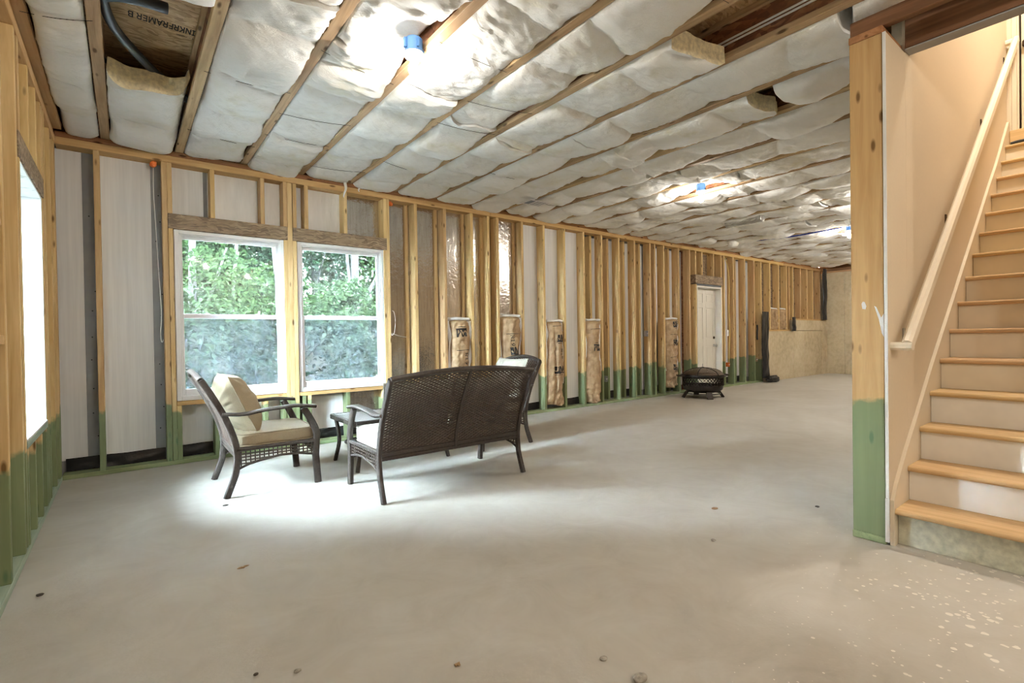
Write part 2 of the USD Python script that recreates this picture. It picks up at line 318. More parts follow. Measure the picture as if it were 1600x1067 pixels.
M['grey_ink'] = plain('grey_print', (.30, .34, .42), .8)
M['bark'] = plain('tree_bark', (.014, .0125, .0125), .9, bump=(14, .9), vary=.3, specular_ior_level=0.0)
M['soil'] = plain('leaf_litter', (.035, .032, .022), .95, bump=(6, .6), vary=.35, specular_ior_level=0.0)
M['splinter'] = wood('wood_splinter', 'x', (.22, .13, .06), (.40, .26, .13), knots=False)
M['stone'] = plain('small_stone', (.36, .33, .28), .9, bump=(60, .6), vary=.25)
M['crumb'] = plain('dark_crumb', (.06, .05, .04), .9, vary=.3)
M['hall_light'] = mat('lit_diffuser', {'e': ('emission', {'color': (1.0, .93, .83), 'strength': 150.0})}, [], 'e.emission')
M['patio'] = plain('pale_bounce_slab', (.80, .79, .77), .9, bump=(30, .2), vary=.1)  # pale colour chosen to bounce sky light up to the ceiling
M['bulb_strong'] = mat('lit_bulb_strong', {'e': ('emission', {'color': BULB_COL, 'strength': BULB * 2.6})}, [], 'e.emission')  # stronger than the seen bulbs, so the unseen lamps fill the room
M['bulb'] = mat('lit_bulb', {'e': ('emission', {'color': BULB_COL, 'strength': BULB})}, [], 'e.emission')
def leafmat(name, c1, c2):
    return mat(name, {'g': ('geometry', {}), 'r': ('rgb_ramp', {'ramp': [(0., c1), (1., c2)]}), 'p': ('principled_bsdf', {'roughness': .9, 'specular_ior_level': 0.0}), 't': ('translucent_bsdf', {}), 'x': ('mix_closure', {'fac': .30})},
               [('g.random_per_island', 'r.fac'), ('r.color', 'p.base_color'), ('r.color', 't.color'), ('p.BSDF', 'x.closure1'), ('t.BSDF', 'x.closure2')], 'x.closure')
M['leaf'] = leafmat('leaf_green', (.0065, .0120, .0042), (.026, .033, .0140))
M['leaf_pale'] = leafmat('leaf_pale_green', (.0100, .0165, .0076), (.040, .046, .026))
M['leaf_deep'] = leafmat('leaf_deep_green', (.0042, .0090, .0045), (.018, .025, .0125))
# ------------------------------------------------------------------ the setting
D, LX, CZ, RX, FY = 5.36, -.415, 2.805, 14.75, -3.6      # window wall, left wall, joist bottoms, end wall, wall behind the camera
SB = 3.06                                              # underside of the subfloor
rng = np.random.default_rng(7)
ST = dict(kind='structure')
obj('floor', box(-.7, 15.0, FY - .1, 6.2, -.12, 0, 0), M['slab'], **ST)

# --- window wall
wb = thing('wall_back', **ST)
SW = .040
def stud(xr, z0=.038, z1=2.695, w=.038, m='stud', y0=None, dep=.14, name='stud'):
    y0 = D + rng.uniform(-.002, .002) if y0 is None else y0
    return obj(name, box(xr - w, xr, y0, y0 + dep, z0, z1), M[m], wb)
OUT = D + .14
full_low = [(-.142, .04), (.319, .04), (1.366, .047), (2.417, .034)]
for xr, w in full_low: stud(xr, w=w, m='stud_low')
full = [2.77, 3.168, 3.564, 3.827, 3.979, 4.401, 4.801, 5.208, 5.622, 6.03, 6.451, 6.857, 7.282, 7.416, 7.681, 8.137, 8.492, 9.735, 10.109, 10.577, 10.987, 11.311]
for x in full: stud(x, w=SW)
for x in (2.70, 3.10, 3.50, 3.79, 4.34): stud(x - .0, w=.038, y0=OUT - .03, dep=.03, name='back_stud')
for x in (5.93, 6.34, 6.75, 7.17, 7.57, 8.03, 9.98, 10.45, 10.86):
    stud(x, w=.045, y0=OUT + .005, dep=.13, name='back_stud')
# trimmers and cripples around the windows
for x, w in ((.357, .036), (1.319, .036), (1.404, .037), (2.382, .036)):
    stud(x, z1=2.112, w=w, m='stud_low', name='trimmer')
for x in (.355, .685, 1.11, 1.317, 1.408, 1.523, 1.93, 2.383): stud(x, z0=2.246, w=.037, m='stud_plain', name='cripple')
for x in (.395, .685, 1.11, 1.281, 1.47, 1.523, 1.93, 2.345): stud(x, z1=.524, w=.037, m='stud_low', name='cripple')
obj('sill_plate', box(.358, 1.282, D, D + .14, .525, .562), M['plate'], wb)
obj('sill_plate', box(1.405, 2.345, D, D + .14, .525, .562), M['plate'], wb)
obj('header', box(.320, 1.318, D - .004, D + .14, 2.113, 2.245), M['osb_head'], wb, label='weathered OSB-faced header over the left window')
obj('header', box(1.367, 2.382, D - .004, D + .14, 2.113, 2.245), M['osb_head'], wb)
# door framing
stud(8.70, z1=2.06, w=.036, name='trimmer'); stud(9.640, z1=2.06, w=.036, name='trimmer')
for x in (8.70, 8.92, 9.335, 9.62): stud(x, z0=2.246, w=.036, m='stud_plain', name='cripple')
obj('header', box(8.665, 9.645, D - .004, D + .14, 2.075, 2.245), M['osb_head'], wb)
# plates
for a, b in ((LX, 3.9), (3.902, 8.66)): obj('bottom_plate', box(a, b, D - .002, D + .14, .001, .038), M['treated'], wb)
obj('bottom_plate', box(9.64, 11.32, D - .002, D + .14, .001, .038), M['treated'], wb)
for a, b in ((LX, 3.84), (3.843, 8.2), (8.203, 12.4), (12.403, 14.6)): obj('top_plate', box(a, b, D - .003, D + .14, 2.696, 2.755), M['plate'], wb)
for a, b in ((LX, 2.6), (2.603, 6.9), (6.903, 11.2), (11.203, 14.6)): obj('upper_plate', box(a, b, D + .008, D + .14, 2.759, 2.803), M['plate_red'], wb)
obj('rim_board', box(-.7, 15, D + .14, D + .17, 2.76, SB, 0), M['osb_web'], wb)
# studs on the concrete ledges
for x in (11.726, 12.176, 12.583, 12.721): stud(x, z0=1.175, w=.045, m='stud_plain')
for x in (12.933, 13.354, 13.748, 14.101, 14.56): stud(x, z0=1.44, w=.045, m='stud_plain')
obj('ledge_plate', box(11.33, 12.76, D - .004, D + .14, 1.137, 1.175), M['plate'], wb)
obj('ledge_plate', box(12.80, 14.6, D - .004, D + .14, 1.402, 1.44), M['plate'], wb)
# facing panels between the studs
def bay(x0, x1, z0, z1, m, y=OUT, name='facing_panel', th=.012):
    obj(name, box(x0, x1, y, y + th, z0, z1, .001), M[m], wb)
bay(-.6, -.262, .13, 2.70, 'panel'); bay(-.262, -.13, .13, 2.70, 'grey_board', OUT + .006)
bay(-.15, .205, .13, 2.70, 'panel'); bay(.205, .34, .13, 2.70, 'grey_board', OUT + .006)
bay(.31, .607, 2.2, 2.70, 'panel'); bay(.607, .70, 2.2, 2.70, 'grey_board', OUT + .006)
bay(.64, 1.12, 2.2, 2.70, 'film'); bay(1.08, 1.34, 2.2, 2.70, 'film', OUT - .003)
bay(1.36, 1.52, 2.2, 2.70, 'film'); bay(1.48, 1.93, 2.2, 2.70, 'film', OUT - .003); bay(1.90, 2.40, 2.2, 2.70, 'foil')
bay(.33, .70, .13, .56, 'panel'); bay(.66, 1.32, .13, .56, 'panel', OUT + .004); bay(1.40, 1.93, .13, .56, 'panel'); bay(1.9, 2.40, .13, .56, 'foil')
for a, b in ((2.40, 2.76), (2.74, 3.16), (3.14, 3.56), (3.54, 3.80), (3.80, 3.97), (3.95, 4.39)): bay(a, b, .11, 2.70, 'foil')
for a, b in ((4.37, 4.79), (4.78, 5.20), (5.19, 5.61), (5.60, 5.66)): bay(a, b, .11, 2.70, 'panel')
for a, b in ((5.55, 6.02), (6.0, 6.44), (6.42, 6.85), (6.83, 7.41), (7.39, 7.67), (7.65, 8.13), (8.11, 8.69), (9.60, 10.1), (10.08, 10.57), (10.55, 10.98), (10.96, 11.35)):
    bay(a, b, .11, 2.70, 'panel', OUT + .135)
bay(8.66, 9.64, 2.06, 2.70, 'osb_head', OUT)
bay(11.3, 14.75, 1.1, 2.76, 'osb_head', OUT)
# end returns that close the deeper part of the wall
bay(-.7, .36, -.02, 2.80, 'grey_board', OUT + .03, name='sheathing', th=.02)
for a, b, c, d in ((.36, 1.29, 2.10, 2.8), (.36, 1.29, 0, .56), (1.29, 1.43, 0, 2.8), (1.43, 2.36, 2.10, 2.8), (1.43, 2.36, 0, .56), (2.36, 5.7, 0, 2.8)):
    bay(a, b, c, d, 'grey_board', OUT + .03, name='sheathing', th=.02)
for a, b, c, d in ((5.6, 8.69, 0, 2.8), (8.69, 9.62, 2.05, 2.8), (9.62, 15, 0, 2.8)): bay(a, b, c, d, 'grey_board', OUT + .15, name='sheathing', th=.02)
obj('cap_board', box(5.52, 15, OUT + .001, OUT + .20, 2.806, 2.84, 0), M['osb_web'], wb)
obj('end_board', box(5.585, 5.61, OUT + .03, OUT + .17, 0, 2.80, 0), M['osb_web'], wb)
obj('end_board', box(8.60, 8.703, OUT + .001, OUT + .17, 0, 2.80, 0), M['osb_web'], wb)
obj('end_board', box(9.602, 9.72, OUT + .001, OUT + .17, 0, 2.80, 0), M['osb_web'], wb)
obj('end_board', box(8.70, 9.61, OUT + .013, OUT + .17, 2.045, 2.07, 0), M['osb_web'], wb)
# nails holding the grey strips, joined
nl = []
for x in (-.20, .26):
    for z in np.arange(.3, 2.6, .21): nl.append(moved(lathe([(.006, 0), (.006, .003), (.002, .004)], 6), rotm((1, 0, 0), 90), (x + rng.uniform(-.03, .03), OUT + .006, z + rng.uniform(-.03, .03))))
obj('nail_head', cat(nl), M['black_rubber'], wb, kind='stuff')

def plastic_strip(x0, x1, y, z0, z1, seed, amp=.012):
    nu, nv = max(4, int((x1 - x0) / .03)), 8
    X, Z = np.meshgrid(np.linspace(x0, x1, nu), np.linspace(z0, z1, nv), indexing='ij')
    P = np.stack([X, np.zeros_like(X), Z], -1)
    Y = y - amp * 2 * (meshkit.fbm(P * [9, 1, 14], 3, seed))
    Z = Z + .012 * (meshkit.noise(P * [5, 1, 1], seed + 5) - .5)
    f = np.stack([X, Y, Z], -1).reshape(-1, 3); b = f + [0, .004, 0]
    F = grid_faces(nu, nv); return trimesh.Trimesh(np.vstack([f, b]), np.vstack([F, F[:, ::-1] + nu * nv]), process=False)
for i, (a, b) in enumerate(((-.40, -.185), (-.14, .275), (.40, .645), (.69, 1.07), (1.11, 1.24), (1.53, 1.89), (1.94, 2.30), (2.42, 2.73), (2.78, 3.12), (3.57, 3.78), (3.98, 4.36), (4.41, 4.76), (5.21, 5.58))):
    obj('moisture_strip', plastic_strip(a, b, OUT - .002, .040, .145, i), M['black_plastic'], wb, True)
for i, (a, b) in enumerate(((5.63, 5.99), (6.04, 6.41), (6.46, 6.81), (6.86, 7.24), (7.42, 7.64), (7.69, 8.09), (8.14, 8.45), (9.74, 10.07), (10.12, 10.53), (10.59, 10.94))):
    obj('moisture_strip', plastic_strip(a, b, OUT + .128, .040, .16, i + 20), M['black_plastic'], wb, True)

# --- left wall
wl = thing('wall_left', **ST)
def lstud(yf, z0=.038, z1=2.695, w=.040, m='stud', name='stud'):
    return obj(name, box(LX - .14, LX + rng.uniform(-.002, .002), yf - w, yf, z0, z1), M[m], wl)
for y in (-3.2, -2.8, -2.4, -2.0, -1.6, -1.2, -.8, -.4, 0, .4, .8, 1.2, 1.6, 2.0, 2.38, 2.77, 3.14, 3.53, 4.60, 4.68, 5.04, 5.30, 5.358): lstud(y)
lstud(3.633, z1=2.07, w=.036, name='trimmer'); lstud(4.545, z1=2.07, w=.038, name='trimmer')
for y in (3.63, 3.98, 4.30, 4.53): lstud(y, z0=2.20, w=.037, m='stud_plain', name='cripple')
for y in (3.67, 3.96, 4.22, 4.47): lstud(y, z1=.545, w=.038, m='stud_low', name='cripple')
obj('header', box(LX - .14, LX + .004, 3.56, 4.55, 2.072, 2.20), M['osb_head'], wl)
obj('sill_plate', box(LX - .14, LX + .002, 3.636, 4.506, .546, .583), M['treated_y'], wl)
obj('bottom_plate', box(LX - .14, LX + .002, FY, D - .004, .001, .038), M['treated_y'], wl)
for a, b in ((FY, 1.9), (1.903, D - .01)): obj('top_plate', box(LX - .14, LX + .003, a, b, 2.696, 2.757), M['plate_y'], wl)
obj('upper_plate', box(LX - .14, LX - .006, FY, D, 2.759, 2.803), M['plate_y'], wl)
for a, b in ((FY, 3.30), (3.31, 5.34)): obj('nailing_board', box(LX - .02, LX + .045, a, b, 2.806, 2.85), M['plate_y'], wl)
for a, b, c, d in ((FY, 3.64, 0, 2.8), (4.51, D + .2, 0, 2.8), (3.64, 4.51, 2.07, 2.8), (3.64, 4.51, 0, .58)):
    obj('sheathing', box(LX - .17, LX - .145, a, b, c, d), M['panel'], wl)
obj('blocking', box(LX - .13, LX - .003, 2.81, 3.098, 1.62, 1.66), M['plate_y'], wl)
obj('blocking', box(LX - .13, LX - .003, 2.81, 3.098, 1.10, 1.14), M['plate_y'], wl)
obj('rim_board', box(LX - .17, LX - .14, FY, D + .17, 2.76, SB, 0), M['osb_web'], wl)

# --- windows
def window(n, x0, x1, z0, z1, **kw):
    w = thing(f'window_{n}', kind='structure', label=kw.get('label'))
    y = D + .022
    fr = []
    for (a, b, c, d) in ((x0, x0 + .036, z0, z1), (x1 - .036, x1, z0, z1), (x0 + .036, x1 - .036, z1 - .036, z1), (x0 + .036, x1 - .036, z0, z0 + .042)):
        fr.append(box(a, b, y, OUT + .03, c, d, .004))
    for (a, b, c, d) in ((x0 + .03, x0 + .05, z0, z1), (x1 - .05, x1 - .03, z0, z1), (x0 + .0502, x1 - .0502, z1 - .05, z1 - .03)):
        fr.append(box(a, b, y + .018, y + .03, c + .005, d - .005 if d < z1 else d, .002))
    obj('frame', cat(fr), M['vinyl'], w)
    zm = (z0 + z1) / 2 - .012
    for name, c, d, yy, bb in (('upper_sash', zm - .012, z1 - .034, y + .062, .04), ('lower_sash', z0 + .040, zm + .026, y + .030, .062)):
        s, a, b = .034, x0 + .034, x1 - .034
        sash = cat([box(a, a + s, yy, yy + .028, c, d, .004), box(b - s, b, yy, yy + .028, c, d, .004), box(a + s, b - s, yy, yy + .028, d - .038, d, .004), box(a + s, b - s, yy, yy + .028, c, c + bb, .004)])
        sp = obj(name, sash, M['vinyl'], w)
        obj('pane', box(a + s - .004, b - s + .004, yy + .011, yy + .017, c + bb - .004, d - .034, .0005), M['glass'], sp)
        if name == 'lower_sash':
            for q in (.25, .75):
                xx = a + (b - a) * q
                obj('sash_lock', cat([box(xx - .022, xx + .022, yy + .001, yy + .022, d, d + .008, .002), box(xx - .006, xx + .02, yy + .002, yy + .012, d + .008, d + .014, .002)]), M['vinyl'], sp)
    obj('insect_screen', box(x0 + .038, x1 - .038, y + .098, y + .0985, z0 + .042, zm + .02, .0001), M['screen'], w)
    obj('screen_rail', cat([box(x0 + .036, x1 - .036, y + .094, y + .103, zm + .014, zm + .03, .001), box(x0 + .036, x1 - .036, y + .094, y + .103, z0 + .04, z0 + .055, .001)]), M['vinyl'], w)
    return w
window(1, .362, 1.286, .564, 2.112)
window(2, 1.412, 2.356, .564, 2.112)
w3 = thing('window_3', **ST)
obj('jamb_board', box(LX - .30, LX - .004, 4.494, 4.506, .585, 2.068), M['white_board'], w3, label='white far jamb board with dark scuffs')
obj('jamb_board', box(LX - .30, LX - .004, 3.637, 3.649, .585, 2.068), M['white_board'], w3)
obj('head_board', box(LX - .30, LX - .004, 3.649, 4.494, 2.056, 2.068), M['white_board'], w3)
obj('sill_board', box(LX - .30, LX + .003, 3.649, 4.494, .585, .598), M['vinyl'], w3)
obj('frame', cat([box(LX - .34, LX - .30, 3.63, 3.69, .58, 2.08), box(LX - .34, LX - .30, 4.45, 4.51, .58, 2.08), box(LX - .34, LX - .30, 3.69, 4.45, 2.02, 2.08), box(LX - .34, LX - .30, 3.69, 4.45, .58, .65), box(LX - .34, LX - .30, 3.69, 4.45, 1.30, 1.35)]), M['vinyl'], w3)
obj('pane', box(LX - .325, LX - .319, 3.68, 4.46, .64, 1.31, .0005), M['glass'], w3)
obj('pane', box(LX - .325, LX - .319, 3.68, 4.46, 1.34, 2.03, .0005), M['glass'], w3)

# --- the door in the window wall
d1 = thing('door_1', **ST)
X0, X1, DZ = 8.705, 9.60, 2.035
obj('jamb', cat([box(X0, X0 + .032, D - .006, D + .165, 0, DZ), box(X1 - .032, X1, D - .006, D + .165, 0, DZ), box(X0 + .0321, X1 - .0321, D - .006, D + .165, DZ - .032, DZ)]), M['door'], d1)
obj('weather_gap', box(X0, X1, D + .004, D + .10, DZ + .004, 2.072), M['black_rubber'], d1)
a, b, yy = X0 + .034, X1 - .034, D + .12
slab = [box(a, b, yy + .008, yy + .045, .012, DZ - .034, .002)]
cols = ((a + .10, a + .36), (b - .36, b - .10)); rows = ((.20, .86), (1.0, 1.62), (1.72, 1.90))
xs = [a, a + .10, a + .36, b - .36, b - .10, b]; zs = [.012, .20, .86, 1.0, 1.62, 1.72, 1.90, DZ - .034]
for i in (0, 2, 4): slab.append(box(xs[i], xs[i + 1], yy, yy + .01, zs[0], zs[-1], .003))
for i in (0, 2, 4, 6):
    for k in (1, 3): slab.append(box(xs[k], xs[k + 1], yy, yy + .01, zs[i], zs[i + 1], .003))
for c in cols:
    for r in rows: slab.append(box(c[0] + .03, c[1] - .03, yy + .002, yy + .012, r[0] + .03, r[1] - .03, .005))
obj('door_slab', cat(slab), M['door'], d1, label='six-panel white door slab')
kn = lathe([(.030, 0), (.030, .006), (.012, .010), (.012, .035), (.026, .042), (.029, .055), (.020, .068), (.002, .072)], 16)
obj('door_knob', moved(kn, rotm((1, 0, 0), 90), (b - .07, yy, .86)), M['steel'], d1, 40)
obj('deadbolt', moved(lathe([(.028, 0), (.028, .010), (.016, .014), (.014, .022), (.002, .024)], 16), rotm((1, 0, 0), 90), (b - .07, yy, 1.02)), M['bronze'], d1, 40)
obj('threshold', box(X0, X1, D - .01, D + .16, 0, .014), M['steel'], d1)

# --- concrete foundation and end wall
fw = thing('wall_foundation', **ST)
FYC = D - .055
JX = [11.345, 11.90, 12.795, 13.45, 14.42]
for i in range(4):
    top = 1.135
    obj('form_panel', box(JX[i] + .004, JX[i + 1] - .004, FYC + rng.uniform(-.004, .004), D + .30, 0, top, .004), M['conc_wall'], fw)
for a, b in ((12.775, 14.35), (14.358, RX)):
    obj('form_panel', box(a, b, FYC + .002, D + .30, 1.143, 1.40, .004), M['conc_wall'], fw)
obj('form_panel', box(14.424, RX, FYC - .03, D + .3, 0, 1.138, .004), M['conc_wall'], fw)
wr = thing('wall_right', **ST)
for a, b in ((4.88, D + .2), (3.70, 4.872), (2.5, 3.692), (1.3, 2.492), (.1, 1.292), (-1.1, .092), (-2.3, -1.108), (FY, -2.308)):
    obj('form_panel', box(RX + rng.uniform(0, .006), RX + .2, a, b, 0, 2.66, .004), M['conc_wall'], wr)
obj('sill_plate', box(RX - .02, RX + .12, FY, D + .1, 2.662, 2.70), M['plate_y'], wr)
obj('rim_board', box(RX + .02, RX + .06, FY, D + .1, 2.703, SB), M['beam'], wr)
obj('wall_front', box(-.7, 15, FY - .15, FY, 0, SB, 0), M['conc_wall'], **ST)

# --- stairs and their wall
YS, PX = .80, 3.07
ws = thing('wall_stair', **ST)
obj('end_post', box(PX, PX + .14, .836, .982, .038, 2.622, .003), M['post'], ws, label='end post, its foot stained green')
obj('bottom_plate', box(PX - .002, 6.4, .834, .984, .001, .038), M['treated'], ws, label='green plate under the end post')
obj('top_plate', box(PX - .002, 6.4, .834, .984, 2.623, 2.66), M['plate_red'], ws)
sm = sg.Polygon([(.872, 1.245), (.868, 1.262), (.875, 1.284), (.884, 1.287), (.890, 1.275), (.886, 1.248)])
m_ = trimesh.creation.extrude_polygon(sm, .0012, engine='earcut'); v_ = np.array(m_.vertices)
obj('paint_smear', trimesh.Trimesh(np.stack([PX - .0004 - v_[:, 2], v_[:, 0] + .045, v_[:, 1] - .03], 1), m_.faces, process=False), M['drywall_edge'], ws, label='white paint dab on the post')
m_ = trimesh.creation.extrude_polygon(sg.Polygon([(.837, 1.10), (.837, 1.22), (.848, 1.20), (.868, 1.255), (.878, 1.262), (.858, 1.19), (.846, 1.12)]), .0008, engine='earcut'); v_ = np.array(m_.vertices)
obj('paint_smear', trimesh.Trimesh(np.stack([PX - .0003 - v_[:, 2], v_[:, 0] + .001, v_[:, 1] - .03], 1), m_.faces, process=False), M['drywall_edge'], ws)
for x in np.arange(3.5, 6.3, .406): obj('stud', box(x, x + .038, .838, .978, .038, 2.622), M['stud'], ws)
obj('drywall', box(PX - .004, 3.395, .820, .834, .02, 2.618, .001), M['cream'], ws)
obj('drywall', box(3.395, 6.56, .820, .834, .02, 5.4, .001), M['cream'], ws)
obj('drywall_edge', box(PX - .0065, PX - .0042, .8195, .8345, .24, 2.619, .0005), M['drywall_edge'], ws, label='raw white edge of the drywall')
obj('drywall_edge', box(PX - .014, PX - .0068, .817, .835, .02, .245, .001), M['drywall_edge'], ws)
obj('drywall', box(3.2, 8.0, -.19, -.176, 0, 5.4, .001), M['cream'], ws)
obj('header_beam', box(3.085, 3.13, -.17, .982, 2.664, 2.742), M['beam'], ws)
obj('header_beam', box(3.37, 3.46, -.17, .815, 2.634, 2.93), M['beam'], ws, label='inner header, its lower edge splashed with white paint')
obj('corner_bead', box(3.372, 3.458, -.17, .818, 2.624, 2.632), M['grey_board'], ws)
obj('drywall', box(6.56, 6.62, .79, .9, 2.93, 5.4), M['cream'], ws)

NX = [3.077, 3.299, 3.528, 3.745, 3.975, 4.215, 4.449, 4.680, 4.915, 5.155, 5.388, 5.620, 5.866, 6.090, 6.300, 6.518]
NZ = [.006 + .1835 * (i + 1) for i in range(16)]; NZ[0] = .190
st = thing('staircase', 'basement staircase with oak treads and painted risers climbing past the framed post', 'staircase')
YR = -.172
def tread_mesh(x0, x1, z):
    t = .028; n = 5
    a = np.linspace(-math.pi / 2, math.pi / 2, 7)
    pr = [(x0 + t / 2 - t / 2 * math.cos(v), z - t / 2 + t / 2 * math.sin(v)) for v in a] + [(x1, z), (x1, z - t)]
    return extrude_y(pr, YR, YS)
for i in range(15):
    obj('tread', tread_mesh(NX[i], NX[i + 1] + .03, NZ[i]), M['tread'], st, 40)
for i in range(16):
    zb = 0.001 if i == 0 else NZ[i - 1] + .0005
    m = 'riser_raw' if i == 0 else 'riser' if i < 4 else 'riser_cream'
    xr = NX[i] + (.058 if i == 0 else .027)
    obj('riser', box(xr, xr + .012, YR, YS, zb, NZ[i] - .0285, .001), M[m], st, label='bare greenish lowest riser' if i == 0 else None)
sk = [(2.985 + .09, .002), (2.985 + .09, .235), (3.13, .305)] + [(NX[i], NZ[i] + .085) for i in range(1, 16)] + [(6.55, NZ[15] + .09), (6.55, NZ[14] - .3), (3.36, .002)]
obj('skirt_board', extrude_y(sk, YS + .001, YS + .019), M['cream_trim'], st)
# upper landing and the door at the top
lf = obj('floor_upper', cat([box(6.518, 8.0, -.17, .80, NZ[15] - .14, NZ[15], .006)]), M['tread'], **ST)
wu = thing('wall_upper', **ST)
obj('drywall', box(6.72, 6.76, -.176, .9, NZ[15], 5.4), M['cream'], wu)
obj('drywall', box(6.62, 6.73, .80, .9, NZ[15], 5.4), M['cream'], wu)
obj('ceiling_board', box(3.2, 8.0, -.19, .9, 5.4, 5.42), M['cream'], wu)
obj('drywall', box(3.465, 3.52, -.19, .9, 2.70, 5.4), M['cream'], wu)
d2 = thing('door_2', **ST)
DX = 6.60
obj('casing', cat([box(DX - .006, DX + .012, .742, .818, NZ[15] + .002, 5.05, .003), box(DX - .012, DX + .008, .742, .756, NZ[15] + .002, 5.05, .003), box(DX - .012, DX + .008, .796, .818, NZ[15] + .002, 5.05, .003)]), M['cream_trim'], d2)
obj('door_slab', cat([box(DX + .012, DX + .05, -.10, .731, NZ[15] + .01, 5.0, .003)] + [box(DX + .007, DX + .014, y0, y1, z0 + NZ[15], z1 + NZ[15], .003) for y0, y1 in ((.0, .27), (.36, .63)) for z0, z1 in ((.2, .8), (.95, 1.7))]), M['cream_trim'], d2)
obj('jamb', box(DX + .02, DX + .10, .735, .79, NZ[15], 5.05), M['bronze'], d2)
obj('door_knob', moved(lathe([(.03, 0), (.03, .006), (.012, .01), (.012, .035), (.027, .045), (.02, .065), (.002, .07)], 14), rotm((0, 1, 0), -90), (DX + .012, .695, 3.735)), M['bronze'], d2, 40)
strap = sweep(spline([(6.33, .77, NZ[14] + .012), (6.34, .72, NZ[14] + .02), (6.37, .67, NZ[14] + .024), (6.40, .62, NZ[14] + .012)], 14), rrect(.05, .018), (0, 0, 1))
obj('strap', strap, M['black_rubber'], None, 40, label='small black strap lying on the topmost stair tread', category='strap')
# handrail
hr = thing('handrail', 'cream painted wooden handrail on brackets along the stair wall', 'handrail')
HY = .752
p0, p1 = np.array([3.115, HY, 1.025]), np.array([6.52, HY, 3.765])
obj('rail', sweep([p0, p0 + (p1 - p0) * .5, p1], rrect(.042, .068, .012), (0, 0, 1)), M['rail'], hr, 40)
obj('wall_return', sweep([(3.118, HY - .022, 1.022), (3.118, .786, 1.022), (3.118, .8195, 1.022)], rrect(.052, .04, .012), (0, 0, 1)), M['rail'], hr, 40, label='mitred lower end returning to the wall')
obj('wall_return', sweep([(6.50, HY - .02, 3.75), (6.50, .79, 3.75), (6.50, .8195, 3.75)], rrect(.045, .05, .012), (0, 0, 1)), M['rail'], hr, 40)
for t in (.06, .33, .66, .96):
    q = p0 + (p1 - p0) * t
    br = [sweep(spline([(q[0], .818, q[2] - .10), (q[0], .78, q[2] - .085), (q[0], HY, q[2] - .04)], 8), circ(.006, 8), (1, 0, 0)), box(q[0] - .014, q[0] + .014, .812, .8198, q[2] - .135, q[2] - .075, .002)]
    obj('bracket', cat(br), M['steel'] if t < .1 else M['bronze'], hr, 40)
# ------------------------------------------------------------------ ceiling: joists, subfloor, support wires
ce = thing('ceiling', **ST)
JXS = [-.10 + .518 * k for k in range(29)]
def jend(x): return FY if x < 3.05 else .985
for k, x in enumerate(JXS):
    j = thing('joist', parent=ce)
    y0, y1 = jend(x), D + .135
    obj('flange', box(x - .031, x + .031, y0, y1, CZ, CZ + .038, .003), M['flange'], j)
    obj('web', box(x - .006, x + .006, y0, y1, CZ + .036, SB - .036, 0), M['osb_web'], j)
    obj('flange', box(x - .031, x + .031, y0, y1, SB - .038, SB - .001, .003), M['flange'], j)
ys = [FY, -1.62, -.40, .82, 2.04, 3.26, 4.48, D + .17]
for a, b in zip(ys[:-1], ys[1:]):
    segs = [(-.7, 3.45), (8.0, 15.0)] if -.5 < a < .8 else [(-.7, 5.2), (5.203, 10.1), (10.103, 15.0)]
    for c, d in segs: obj('subfloor_sheet', box(c, d, a + .0015, b - .0015, SB, SB + .018, 0), M['osb_sub'], ce)
for a, b, c, d in ((-.7, 15, FY, -.2), (-.7, 3.46, -.2, .85), (6.8, 15, -.2, .85), (-.7, 15, .85, D + .17)): obj('floor_deck', box(a, b, c, d, SB + .02, SB + .05, 0), M['osb_sub'], ce)
for a, b in ((.06, .40),):
    t = meshkit.text_mesh('INKRFRAMER B', .052, .0006, True); v = np.array(t.vertices); w_ = np.ptp(v[:, 0]); v = v - [v[:, 0].min(), 0, 0]
    s = .34 / w_
    obj('printed_lettering', trimesh.Trimesh(np.stack([.388 - v[:, 0] * s, 3.70 + v[:, 1] * 1.25, SB - .0002 - v[:, 2]], 1), t.faces, process=False), M['ink'], ce, label='black panel lettering printed upside down')
    t = meshkit.text_mesh('p-.com', .020, .0006); v = np.array(t.vertices); v = v - [v[:, 0].min(), 0, 0]
    obj('printed_lettering', trimesh.Trimesh(np.stack([.39 - v[:, 0], 3.80 + v[:, 1], SB - .0002 - v[:, 2]], 1), t.faces, process=False), M['ink'], ce)

